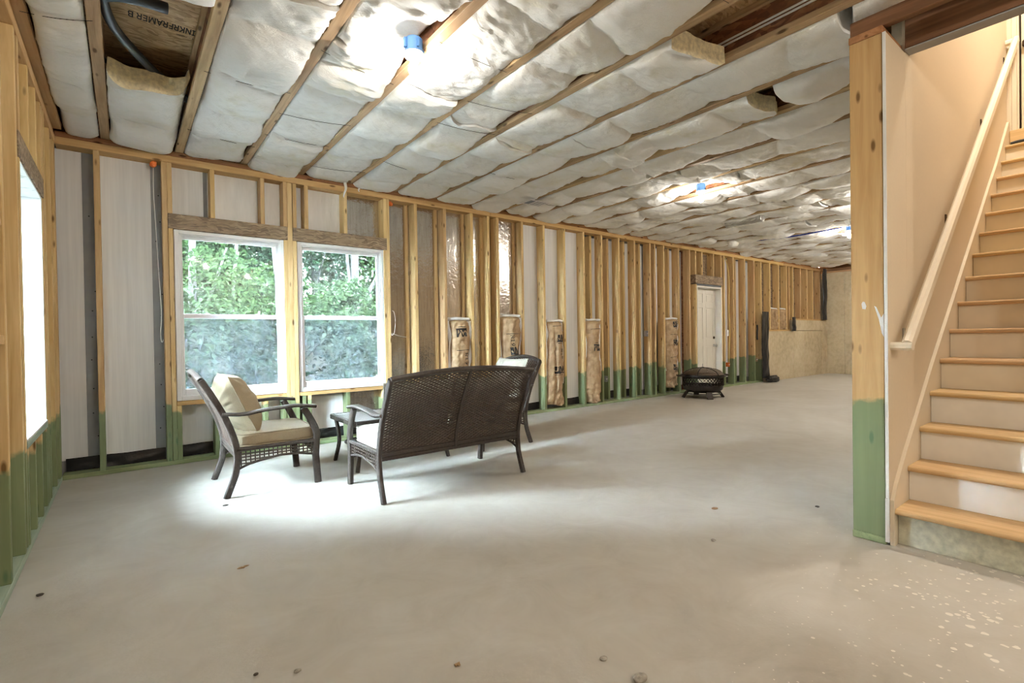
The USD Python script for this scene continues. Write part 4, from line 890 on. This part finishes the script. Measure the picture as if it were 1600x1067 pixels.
def seat_unit(name, label, category, W, loc, rz, bar=False):
    t = thing(name, label, category, loc, rz)
    arch = lambda x: .055 * (1 - (2 * x / W - 1) ** 2) if not bar else .05 * (1 - (2 * x / W - 1) ** 2)
    wf, wk = M['wicker_frame'], M['wicker']
    for x in (0, W):
        p = spline(REAR, 40); obj('rear_leg', sweep(np.stack([np.full(40, float(x)), p[:, 0], p[:, 1]], 1), rrect(.030, .044), (0, 1, .3)), wf, t, 50)
        p = np.vstack([FRONT[:3], spline(FRONT[2:], 14)[1:]]); obj('front_leg', sweep(np.stack([np.full(len(p), float(x)), p[:, 0], p[:, 1]], 1), rrect(.036, .050), (0, 1, .1)), wf, t, 50)
        p = spline(ARM, 30); obj('armrest', sweep(np.stack([np.full(30, float(x)), p[:, 0], p[:, 1]], 1), rrect(.056, .024, .009), (0, 0, 1)), wf, t, 50)
        # woven apron with an arched lower edge
        ya = np.linspace(.065, .605, 40); zl = np.interp(ya, (.065, .145, .215, .36, .47, .605), (.190, .222, .236, .254, .248, .222))
        bars = [sweep(np.stack([np.full(40, float(x)), ya, zl], 1), rrect(.018, .016), (0, 0, 1)), box(x - .015, x + .015, .06, .61, .318, .342, .004)]
        obj('side_rail', cat(bars), wf, t, 50)
        lat = []
        for yy in np.arange(.095, .60, .030):
            lat.append(box(x - .0035, x + .0035, yy - .004, yy + .004, float(np.interp(yy, ya, zl)), .322, .001))
        for zz in (.205, .228, .251, .274, .297):
            g = ya[zl < zz - .002]
            if len(g):
                for a, b in ((g.min(), g[g < .32].max() if (g < .32).any() else None), (g[g > .30].min() if (g > .30).any() else None, g.max())) if zz < .25 else ((g.min(), g.max()),):
                    if a is not None and b is not None and b - a > .02: lat.append(box(x - .003, x + .005, a, b, zz - .004, zz + .004, .001))
        obj('woven_apron', cat(lat), wk, t, kind='stuff')
    # seat frame
    obj('seat_frame', cat([box(0, W, .055, .088, .300, .332, .005), box(0, W, .588, .618, .300, .335, .005), box(.01, W - .01, .085, .59, .312, .322, .001)]), wf, t)
    zs = np.linspace(.02, W - .02, 30)
    arc = .05 * (2 * zs / W - 1) ** 2
    fl = [sweep(np.stack([zs, np.full(30, .606), .255 - arc], 1), rrect(.016, .016), (0, 0, 1))]
    for xx in np.arange(.05, W - .03, .033): fl.append(box(xx - .004, xx + .004, .602, .609, .255 - .05 * (2 * xx / W - 1) ** 2, .304, .001))
    for zz in (.228, .262, .285):
        if zz > .25: fl.append(box(.02, W - .02, .6025, .6085, zz - .004, zz + .004, .001))
    obj('front_apron', cat(fl), wk, t, kind='stuff')
    # back: frame, weave, optional middle bar
    xs = np.linspace(0, W, 40); yt, zt = qat(BL + arch(xs))
    obj('top_rail', sweep(np.stack([xs, yt, zt], 1), rrect(.038, .036, .012), (0, 0, 1)), wf, t, 50)
    y0, z0 = qat(0.0)
    obj('lower_rail', box(0, W, float(y0) - .014, float(y0) + .014, .272, .300, .004), wf, t)
    pitch, rows = .021, int((BL + .03) / .0108)
    n = int(W / .007); X = np.linspace(.012, W - .012, n)
    T = (np.arange(rows) + .7) / rows
    XX = np.broadcast_to(X, (rows, n)); L = T[:, None] * (BL + arch(XX))
    yy, zz = qat(L); e = 1e-3; y2, z2 = qat(L + e)
    tg = np.stack([np.zeros_like(yy), (y2 - yy) / e, (z2 - zz) / e], -1); N = np.stack([np.zeros_like(yy), -tg[..., 2], tg[..., 1]], -1)
    wave = .0032 * np.sin(math.pi * XX / pitch + math.pi * np.arange(rows)[:, None])
    C = np.stack([XX, yy, zz], -1) + N * wave[..., None]
    horiz = ribbons(C, tg, N, .0103, .0030)
    xv = np.arange(pitch, W - .01, pitch); m = 30; Lv = np.linspace(0.0, 1, m)[None] * (BL + arch(xv))[:, None]
    yv, zv = qat(Lv); y2, z2 = qat(Lv + e); tv = np.stack([np.zeros_like(yv), (y2 - yv) / e, (z2 - zv) / e], -1); Nv = np.stack([np.zeros_like(yv), -tv[..., 2], tv[..., 1]], -1)
    Xd = np.zeros_like(tv); Xd[..., 0] = 1
    vert = ribbons(np.stack([np.broadcast_to(xv[:, None], yv.shape), yv, zv], -1), Xd, Nv, .0062, .003)
    obj('woven_back', cat([horiz, vert]), wk, t, label='woven brown wicker back panel', kind='stuff')
    if bar:
        l = np.linspace(0, BL + .05, 24); yb, zb = qat(l)
        obj('middle_bar', sweep(np.stack([np.full(24, W / 2), yb - .012, zb], 1), rrect(.024, .018), (0, 1, 0)), wf, t, 50)
    [obj('foot_glide', box(x - .013, x + .013, f - .016, f + .016, .0, .012, .003), M['steel'], t, label='small metal foot glide') for x in (0, W) for f in (.004, .616)]
    return t

chair1 = seat_unit('wicker_armchair', 'dark brown wicker armchair standing sideways in front of the left window', 'chair', .615, (.54, 4.572, 0), -90)
love = seat_unit('wicker_loveseat', 'dark brown wicker loveseat seen from behind with a two-panel woven back', 'loveseat', 1.19, (1.335, 3.12, 0), 0, True)
chair2 = seat_unit('wicker_armchair', 'far dark brown wicker armchair mostly hidden behind the loveseat', 'chair', .615, (3.312, 3.957, 0), 90)

def cushion(w, d, h, seed, puff=.018):
    b = trimesh.creation.box([2, 2, 2]); 
    for _ in range(4): b = b.subdivide()
    v = np.array(b.vertices); p = 7.0
    q = v / (np.abs(v) ** p).sum(1, keepdims=True) ** (1 / p)
    q = q * [w / 2, d / 2, h / 2]
    top = (q[:, 2] / (h / 2)); q[:, 2] += top * puff * (1 - (q[:, 0] / (w / 2)) ** 2) * (1 - (q[:, 1] / (d / 2)) ** 2)
    q += .012 * (meshkit.fbm(q * 9 + seed, 3, seed)[:, None] - .5) * [.6, .6, 1]
    return trimesh.Trimesh(q, b.faces, process=False)
def piping(w, d, z, r=.0045, n=80, p=9):
    a = np.arange(n) * 2 * math.pi / n; c, s = np.cos(a), np.sin(a); k = (np.abs(c) ** p + np.abs(s) ** p) ** (-1 / p)
    return sweep(np.stack([w / 2 * c * k, d / 2 * s * k, np.full(n, z)], 1), circ(r, 6), (0, 0, 1), True)
def pillow(w, h, th, seed):
    n = 36; u = np.linspace(-1, 1, n); U, V = np.meshgrid(u, u, indexing='ij')
    X = w / 2 * U * (1 - .07 * (1 - V ** 2)); Y = h / 2 * V * (1 - .07 * (1 - U ** 2))
    T = th / 2 * np.clip((1 - np.abs(U) ** 3.2) * (1 - np.abs(V) ** 3.2), 0, 1) ** .55
    f = meshkit.fbm(np.stack([X * 9, Y * 9, X * 0 + seed], -1), 3, seed) - .5
    ed = np.maximum(np.abs(U), np.abs(V)); wr = .016 * np.sin(22 * np.arctan2(V, U) + 4 * f) * np.clip((ed - .45) / .4, 0, 1) * np.clip((1 - ed) / .15, 0, 1)
    A = np.stack([X, Y, T * (1 + .35 * f) + wr * .5], -1).reshape(-1, 3); B = np.stack([X, Y, -T * (1 - .3 * f) - wr * .4], -1).reshape(-1, 3)
    F = grid_faces(n, n); body = trimesh.Trimesh(np.vstack([A, B]), np.vstack([F[:, ::-1] * 0 + F, F[:, ::-1] + n * n]), process=False)
    loop = np.concatenate([np.arange(n) * n, (n - 1) * n + np.arange(1, n), np.arange(n - 2, -1, -1) * n + n - 1, np.arange(n - 2, 0, -1)])
    return body, sweep(A[loop], circ(.005, 6), (0, 0, 1), True)

def put_cushion(label, w, d, h, seed, loc, rz, m='cushion'):
    t = thing('seat_cushion', label, 'cushion', loc, rz, group='seat cushions of the wicker set')
    obj('cushion_body', cushion(w, d, h, seed), M[m], t, True)
    obj('piping', cat([piping(w - .012, d - .012, s * (h / 2 - .010)) for s in (-1, 1)]), M[m], t, True)
def put_pillow(label, w, h, th, seed, pos, face, tilt, m='cushion', roll=0):
    """face: heading (degrees, 0 = +y) the pillow's front looks; tilt: lean back from upright"""
    t = thing('back_pillow', label, 'pillow', group='back pillows of the wicker set')
    b, p = pillow(w, h, th, seed)
    R = rotm((0, 0, 1), face) @ rotm((1, 0, 0), 90 + 180 - 180) @ np.eye(3)
    R = rotm((0, 0, 1), face) @ rotm((1, 0, 0), tilt) @ rotm((0, 1, 0), roll) @ np.array([[1, 0, 0], [0, 0, -1], [0, 1, 0]]).astype(float)
    obj('pillow_body', moved(b, R, pos), M[m], t, True); obj('piping', moved(p, R, pos), M[m], t, True)

put_cushion('tan seat cushion on the left armchair', .56, .55, .105, 3, (.54 + .345, 4.265, .384), -90)
put_pillow('big crumpled tan back pillow leaning in the left armchair', .50, .47, .235, 5, (.54 + .125, 4.27, .632), -90, 24)
put_cushion('cream seat cushion at the left end of the loveseat', .55, .55, .115, 6, (1.335 + .300, 3.12 + .345, .385), 0, 'cushion_pale')
put_cushion('cream seat cushion at the right end of the loveseat', .55, .55, .115, 7, (1.335 + .885, 3.12 + .345, .385), 0, 'cushion_pale')
put_pillow('cream back pillow at the left end of the loveseat', .56, .42, .19, 8, (1.335 + .315, 3.12 + .125, .60), 0, 20, 'cushion_pale')
put_pillow('cream back pillow at the right end of the loveseat', .55, .42, .19, 9, (1.335 + .88, 3.12 + .125, .60), 0, 20, 'cushion_pale')
put_cushion('cream seat cushion on the far armchair', .56, .55, .105, 10, (3.312 - .345, 4.265, .384), 90, 'cushion_pale')
put_pillow('cream back pillow whose top shows above the loveseat in the far armchair', .50, .46, .19, 12, (3.312 - .075, 4.25, .655), 90, 22, 'cushion_pale')

# side table
tb = thing('side_table', 'low dark wicker side table between the armchairs in front of the right window', 'table', (1.92, 4.28, 0))
TW, TD, TZ = .90, .60, .425
nn = int(TW / .008); X = np.linspace(-TW / 2 + .02, TW / 2 - .02, nn); rows = int((TD - .04) / .011); Yr = np.linspace(-TD / 2 + .025, TD / 2 - .025, rows)
XX, YY = np.broadcast_to(X, (rows, nn)), np.broadcast_to(Yr[:, None], (rows, nn)); wave = .0014 * np.sin(math.pi * XX / .021 + math.pi * np.arange(rows)[:, None])
Cc = np.stack([XX, YY, TZ - .004 + wave], -1); Wy = np.zeros_like(Cc); Wy[..., 1] = 1; Nz = np.zeros_like(Cc); Nz[..., 2] = 1
obj('woven_top', cat([ribbons(Cc, Wy, Nz, .0095, .003), box(-TW / 2 + .02, TW / 2 - .02, -TD / 2 + .02, TD / 2 - .02, TZ - .016, TZ - .010, .001)]), M['wicker_glare_top'], tb, kind='stuff')
obj('apron_frame', cat([box(-TW / 2, TW / 2, s * (TD / 2) - .013, s * (TD / 2) + .013, TZ - .045, TZ, .007) for s in (-1, 1)] + [box(s * TW / 2 - .013, s * TW / 2 + .013, -TD / 2, TD / 2, TZ - .045, TZ, .007) for s in (-1, 1)]), M['wicker_frame'], tb)
for sx in (-1, 1):
    for sy in (-1, 1):
        p = spline([(sx * (TW / 2 - .03), sy * (TD / 2 - .03), TZ - .04), (sx * (TW / 2 - .045), sy * (TD / 2 - .045), .28), (sx * (TW / 2 - .05), sy * (TD / 2 - .05), .17), (sx * (TW / 2 - .02), sy * (TD / 2 - .025), .0)], 20)
        obj('leg', sweep(p, rrect(.032, .032), (0, 1, .01)), M['wicker_frame'], tb, 50)
a = np.linspace(0, 2 * math.pi, 40, endpoint=False)
obj('stretcher', cat([sweep(np.stack([(TW / 2 - .055) * np.sign(np.cos(a)) * np.abs(np.cos(a)) ** .5, (TD / 2 - .055) * np.sign(np.sin(a)) * np.abs(np.sin(a)) ** .5, np.full(40, .185)], 1), circ(.009, 8), (0, 0, 1), True)]), M['wicker_frame'], tb, True)

# ------------------------------------------------------------------ fire pit
fp = thing('fire_pit', 'round black steel fire pit with a domed mesh lid on the floor by the door', 'fire pit', (7.90, 4.77, 0))
RB = .33
a = np.arange(96) * 2 * math.pi / 96
def wall_ring(z0, z1, r, th=.006):
    return lathe([(r, z0), (r, z1), (r - th, z1), (r - th, z0)], 40, False)
zb = [.085, .10, .14, .205]
obj('bowl', lathe([(.10, .088), (.20, .094), (.27, .110), (.315, .145), (RB, .20), (RB, .212), (RB - .008, .212), (RB - .012, .20), (.30, .150), (.26, .118), (.19, .102), (.10, .096)], 40, True), M['pit'], fp, 30)
cr = [wall_ring(.205, .222, RB), wall_ring(.345, .372, RB)]
for k in range(36):
    a0 = k * 2 * math.pi / 36
    for sg_ in (-1, 1):
        aa = np.linspace(a0, a0 + sg_ * 2 * math.pi / 36 * 2, 6)
        cr.append(sweep(np.stack([(RB - .003) * np.cos(aa), (RB - .003) * np.sin(aa), np.linspace(.212, .352, 6)], 1), rrect(.016, .005), (0, 0, 1)))
obj('lattice_band', cat(cr), M['pit'], fp, label='pierced diamond lattice around the bowl')
obj('rim', lathe([(RB - .01, .368), (RB + .045, .372), (RB + .055, .378), (RB + .055, .386), (RB - .01, .388)], 48, False), M['pit'], fp, 30)
for ang in (148, -32):
    c, s = math.cos(math.radians(ang)), math.sin(math.radians(ang)); q = np.array([c, s, 0]); tdir = np.array([-s, c, 0])
    pts = [q * (RB + .04) + tdir * .09 + [0, 0, .378], q * (RB + .105) + tdir * .075 + [0, 0, .384], q * (RB + .125) + [0, 0, .386], q * (RB + .105) - tdir * .075 + [0, 0, .384], q * (RB + .04) - tdir * .09 + [0, 0, .378]]
    obj('handle', sweep(spline(pts, 20), circ(.009, 8), (0, 0, 1)), M['pit'], fp, True)
for k in range(4):
    an = math.radians(k * 90 + 58 - 7); c, s = math.cos(an), math.sin(an)
    top, bot = np.array([c * .255, s * .255, .135]), np.array([c * .345, s * .345, .004])
    obj('leg', sweep([top, (top + bot) / 2, bot], rrect(.095, .026, .004), (c, s, .6)), M['pit'], fp, 30)
obj('lower_ring', sweep(np.stack([.28 * np.cos(a), .28 * np.sin(a), np.full(96, .075)], 1), circ(.008, 6), (0, 0, 1), True), M['pit'], fp, True)
dome_pr = [(RB + .008, .388)] + [((RB + .008) * math.cos(t), .388 + .125 * math.sin(t)) for t in np.linspace(.1, 1.53, 14)]
ld = obj('dome_lid', lathe(dome_pr, 40, False), M['mesh_screen'], fp, True, label='domed spark screen lid')
for k in range(6):
    an = k * math.pi / 3 + .3; tt = np.linspace(.0, 1.5, 14)
    obj('lid_rib', sweep(np.stack([(RB + .012) * np.cos(tt) * math.cos(an), (RB + .012) * np.cos(tt) * math.sin(an), .389 + .128 * np.sin(tt)], 1), rrect(.018, .007), (0, 0, 1)), M['pit'], ld, True)
obj('lid_band', lathe([(RB + .004, .388), (RB + .02, .388), (RB + .02, .402), (RB + .004, .402)], 40, False), M['pit'], ld, 30)
obj('lid_ring', sweep(np.stack([.026 * np.cos(a[::4]), np.zeros(24), .552 + .026 * np.sin(a[::4])], 1) @ rotm((0, 0, 1), 30).T, circ(.006, 6), (.5, .85, 0), True), M['steel'], ld, True, label='bright ring handle on the lid')
obj('lid_cap', lathe([(.05, .508), (.045, .520), (.012, .528), (.002, .530)], 20), M['pit'], ld, 30)

# ------------------------------------------------------------------ bits lying on the slab
def splinter(label, x, y, ln, rz, seed):
    r = np.random.default_rng(seed); n = 7; t = np.linspace(-ln / 2, ln / 2, n)
    p = np.stack([t, .004 * r.standard_normal(n), np.full(n, .004)], 1); rad = np.array([.25, .8, 1, 1, .9, .7, .2])
    m = sweep(p, rrect(.012, .006), (0, 0, 1)); v = np.array(m.vertices).reshape(n, 8, 3); v = p[:, None] + (v - p[:, None]) * rad[:, None, None]
    obj('wood_splinter', moved(trimesh.Trimesh(v.reshape(-1, 3), m.faces, process=False), rotm((0, 0, 1), rz), (x, y, 0)), M['splinter'], None, False, label=label, category='splinter')
def pebble(label, x, y, r_, seed, m='stone', flat=.5, name='floor_crumb', c='debris'):
    s = trimesh.creation.icosphere(2, 1); v = np.array(s.vertices); v *= (.7 + .6 * meshkit.fbm(v * 1.7 + seed, 2, seed))[:, None]; v = v * [r_ * 1.3, r_, r_ * flat]; v[:, 2] -= v[:, 2].min()
    obj(name, trimesh.Trimesh(v + [x, y, 0], s.faces, process=False), M[m], None, True, label=label, category=c, group='crumbs on the slab')
splinter('thin brown wood splinter lying on open concrete in front of the left armchair', .433, 2.703, .055, 12, 1)
splinter('short wood chip on the slab left of the near foreground', .86, 1.428, .018, 100, 2)
pebble('mud-grey crumb on the slab at the near bottom edge', .432, 1.737, .009, 3, 'stone')
pebble('dry clod on the slab near the bottom centre', 1.263, 1.142, .011, 4, 'stone', .35)
pebble('crushed grey clump at the bottom edge of the picture', 1.277, 1.001, .020, 5, 'stone', .35)
pebble('black crumb on the slab near the left wall plate', -.313, 2.98, .010, 6, 'crumb')
pebble('tiny black crumb at the bottom left of the slab', .32, 1.808, .006, 7, 'crumb')
pebble('brown flake on the open slab midway to the stairs', 2.903, 1.681, .018, 8, 'splinter', .2)
pebble('dark flake on the slab left of the stair post', 3.418, 1.288, .012, 9, 'crumb', .3)
pebble('pale paint crumb on the slab before the stair post', 2.447, 1.426, .012, 10, 'stone', .4)
pebble('dark smear of dirt under the front of the left armchair', .511, 3.80, .014, 11, 'crumb', .2)

# ------------------------------------------------------------------ outside the windows: slope, shrubs, trees
gx, gy = np.meshgrid(np.linspace(-22, 26, 60), np.linspace(D + .35, 34, 40), indexing='ij')
gz = -.12 + np.clip(gy - 9.5, 0, None) * .17 + .35 * (meshkit.fbm(np.stack([gx * .4, gy * .4, gx * 0], -1), 3, 2) - .5) * np.clip((gy - 6.5) / 3, 0, 1)
G = np.stack([gx, gy, gz], -1).reshape(-1, 3); F = grid_faces(60, 40)
obj('ground', trimesh.Trimesh(G, F, process=False), M['soil'], **ST)
obj('patio', box(-1.5, 6.5, D + .37, 8.0, -.2, -.10, .01), M['patio'], **ST)  # unseen slab added to throw uplight in through the back windows
obj('patio', box(-3.4, -.76, .5, D + .3, -.2, -.10, .01), M['patio'], **ST)  # second added slab, bouncing light in at the left wall window
obj('ground_side', box(-22, -.75, -12, D + .36, -.3, -.12, 0), M['soil'], **ST)
def leaves(centres, n, size, seed, flat=.5):
    r = np.random.default_rng(seed); C = np.asarray(centres, float)
    k = r.integers(0, len(C), n); d = r.standard_normal((n, 3)); d /= np.linalg.norm(d, axis=1, keepdims=True)
    P = C[k, :3] + d * C[k, 3:4] * r.uniform(.55, 1.05, (n, 1)) * [1, 1, .8]
    # leaves lie mostly level, tips drooping outwards
    yaw = r.uniform(0, 2 * math.pi, n); pit = r.normal(-.35, .45, n); rol = r.normal(0, .5, n)
    sz = size * r.uniform(.6, 1.25, n)
    fw = np.stack([np.cos(yaw) * np.cos(pit), np.sin(yaw) * np.cos(pit), np.sin(pit)], 1)
    sd = np.stack([-np.sin(yaw), np.cos(yaw), 0 * yaw], 1); up = np.cross(fw, sd); s2 = sd * np.cos(rol)[:, None] + up * np.sin(rol)[:, None]; up = np.cross(fw, s2)
    loc = [(0, 0, 0), (.35, .30, .06), (.35, 0, 0), (.35, -.30, .06), (.75, .22, .02), (.75, 0, -.04), (.75, -.22, .02), (1.05, 0, -.12)]
    V = np.stack([P + sz[:, None] * (a * fw + b * s2 + c * up) for a, b, c in loc], 1)
    f = np.array([(0, 2, 1), (0, 3, 2), (1, 2, 5), (1, 5, 4), (2, 3, 6), (2, 6, 5), (4, 5, 7), (5, 6, 7)])
    return trimesh.Trimesh(V.reshape(-1, 3), (f[None] + (np.arange(n) * 8)[:, None, None]).reshape(-1, 3), process=False)
def ghgt(x, y): return -.12 + max(0, y - 9.5) * .17
def shrub(label, x, y, h, w, n, size, m, seed):
    r = np.random.default_rng(seed); z0 = ghgt(x, y)
    t = thing('shrub', label, 'shrub', group='shrubs outside the windows')
    cs = [(x + r.uniform(-w, w) * .6, y + r.uniform(-w, w) * .45, z0 + h * q, w * r.uniform(.28, .5)) for q in np.linspace(.12, .9, 12)]
    obj('foliage', leaves(cs, n, size, seed), M[m], t, False, kind='stuff')
    st_ = [sweep(spline([(x, y, z0 - .05), ((x + c[0]) / 2 + r.uniform(-.1, .1), (y + c[1]) / 2, z0 + (c[2] - z0) * .5), c[:3]], 8), circ(.014, 6), (1, .1, 0)) for c in cs[2::2]]
    obj('stems', cat(st_), M['bark'], t, True)
SH = [(-1.6, 8.6, 2.6, 1.3, 'leaf', 'shrub beyond the left wall corner'), (.35, 8.4, 2.3, 1.2, 'leaf_pale', 'pale leafy shrub low behind the left half of the left window'),
      (1.7, 8.9, 2.7, 1.3, 'leaf', 'mid green shrub behind the right half of the left window'), (2.9, 8.5, 2.3, 1.1, 'leaf_pale', 'pale shrub low behind the left half of the right window'),
      (4.3, 9.0, 2.8, 1.3, 'leaf', 'mid green shrub behind the right edge of the right window'), (6.0, 9.2, 2.8, 1.5, 'leaf_deep', 'shrub right of all seen through the windows'),
      (-.6, 11.2, 4.2, 1.8, 'leaf_deep', 'deep green shrub on the slope left of the left window view'), (1.1, 11.6, 4.6, 1.8, 'leaf', 'tall shrub on the slope high in the left window'),
      (2.8, 11.4, 4.4, 1.8, 'leaf_deep', 'deep green shrub on the slope between the two window views'), (4.7, 11.8, 4.6, 1.8, 'leaf', 'tall shrub on the slope high in the right window'),
      (6.9, 12.2, 3.2, 1.8, 'leaf_deep', 'deep green shrub on the slope right of the right window view'), (-2.9, 11.6, 3.2, 1.8, 'leaf', 'shrub on the slope far left')]
SH += [(-4.6, 1.6, 1.7, 1.3, 'leaf', 'shrub added outside the left wall to cut sky light, nearest the camera'), (-4.4, 3.6, 1.6, 1.3, 'leaf_pale', 'pale shrub added outside to screen the left wall window from sky light'), (-4.6, 5.8, 1.7, 1.3, 'leaf', 'shrub added to cut sky light outside the corner of the left wall')]  # unseen shrubs added to cut the sky light at the left window
SH += [(-3.6, 15.0, 4.6, 2.4, 'leaf_deep', 'big dark bush far up the slope, leftmost'), (-.4, 15.4, 4.8, 2.4, 'leaf', 'big bush far up the slope behind the left window'), (2.6, 15.2, 4.6, 2.3, 'leaf_deep', 'big dark bush far up the slope behind the mullion'), (5.6, 15.6, 4.8, 2.4, 'leaf', 'big bush far up the slope behind the right window'), (8.6, 15.4, 4.6, 2.4, 'leaf_deep', 'big dark bush far up the slope, rightmost'), (1.1, 18.2, 5.6, 2.6, 'leaf', 'tallest bush at the top of the slope, left'), (4.4, 18.4, 5.6, 2.6, 'leaf_deep', 'tallest bush at the top of the slope, right'), (8.0, 18.6, 5.4, 2.6, 'leaf', 'bush at the top of the slope beyond the right edge')]
for i, (x, y, h, w, m, lb) in enumerate(SH):
    shrub(lb, x, y, h, w, 5200 if y < 14 else 3600, .085 if y < 10 else .11 if y < 14 else .19, m, 500 + i)
def tree(label, x, y, r0, lean, fork, seed):
    z0 = ghgt(x, y); t = thing('tree', label, 'tree', group='trees outside the windows'); r = np.random.default_rng(seed)
    n = 16; p = spline([(x, y, z0 - .1), (x + lean * .4, y, z0 + 1.6), (x + lean, y + .1, z0 + 3.4), (x + lean * 1.6, y + .2, z0 + 5.6)], n)
    def taper(p, a, b):
        m = sweep(p, circ(1, 12), (1, .1, 0)); v = np.array(m.vertices).reshape(len(p), 12, 3); rad = np.linspace(a, b, len(p))[:, None, None]; v = p[:, None] + (v - p[:, None]) * rad
        return trimesh.Trimesh(v.reshape(-1, 3), m.faces, process=False)
    obj('trunk', taper(p, r0, r0 * .55), M['bark'], t, True)
    for zf, dx, dz in fork:
        b = np.array([x + lean * .4 * min(1, zf / 1.6) + lean * .6 * max(0, (zf - 1.6) / 1.8), y, z0 + zf])
        obj('branch', taper(spline([b, b + [dx * .5, .05, dz * .45], b + [dx, .1, dz]], 10), r0 * .5, r0 * .25), M['bark'], t, True)
    cs = [(x + lean * 1.4 + r.uniform(-1.1, 1.1), y + .6 + r.uniform(-.7, .9), z0 + r.uniform(4.0, 5.6), .6) for _ in range(10)]
    obj('crown', leaves(cs, 160, .16, seed), M['leaf'], t, False, kind='stuff')
tree('stout grey tree trunk that forks to the right behind the right window', 3.54, 9.5, .10, .04, ((1.75, .75, 1.25), (1.4, -.16, 1.9)), 61)
tree('slim grey tree behind the left edge of the left window', .88, 9.9, .075, .06, ((1.2, .55, 1.6),), 62)
tree('thin crooked sapling behind the right part of the left window', 1.95, 8.3, .030, -.15, ((.9, .30, .6), (1.2, -.35, .5)), 63)
tree('slender tree on the slope behind the left window', 1.5, 10.6, .045, .25, ((1.5, -.5, 1.2),), 64)

def tall_tree(label, x, y, seed, m):
    z0 = ghgt(x, y); t = thing('tree', label, 'tree', group='trees outside the windows'); r = np.random.default_rng(seed)
    obj('trunk', sweep(spline([(x, y, z0 - .1), (x + r.uniform(-.2, .2), y, z0 + 2.5), (x + r.uniform(-.3, .3), y, z0 + 6)], 12), circ(.11, 10), (1, .1, 0)), M['bark'], t, True)
    cs = [(x + r.uniform(-1.5, 1.5), y + r.uniform(-.6, .6), z0 + r.uniform(2.6, 7.6), r.uniform(.7, 1.1)) for _ in range(22)]
    obj('crown', leaves(cs, 6500, .17, seed), M[m], t, False, kind='stuff')
for i, (x, lb) in enumerate(((-4.6, 'added sky-blocking leafy tree at the wood edge, leftmost'), (-1.9, 'added sky-blocking leafy tree at the wood edge left of the left window view'), (.6, 'added sky-blocking leafy tree at the wood edge behind the left window'), (3.1, 'added sky-blocking leafy tree at the wood edge between the window views'), (5.6, 'added sky-blocking leafy tree at the wood edge right of the right window view'), (8.1, 'added sky-blocking leafy tree at the wood edge, rightmost'))):
    tall_tree(lb, x, 13.2 + .3 * (i % 2), 700 + i, ('leaf', 'leaf_deep')[i % 2])  # dense row added to keep low sky light off the floor
tall_tree('set-back leafy tree seen high in the left window', 1.9, 14.6, 720, 'leaf')
tall_tree('set-back leafy tree seen high in the right window', 4.35, 14.6, 721, 'leaf')
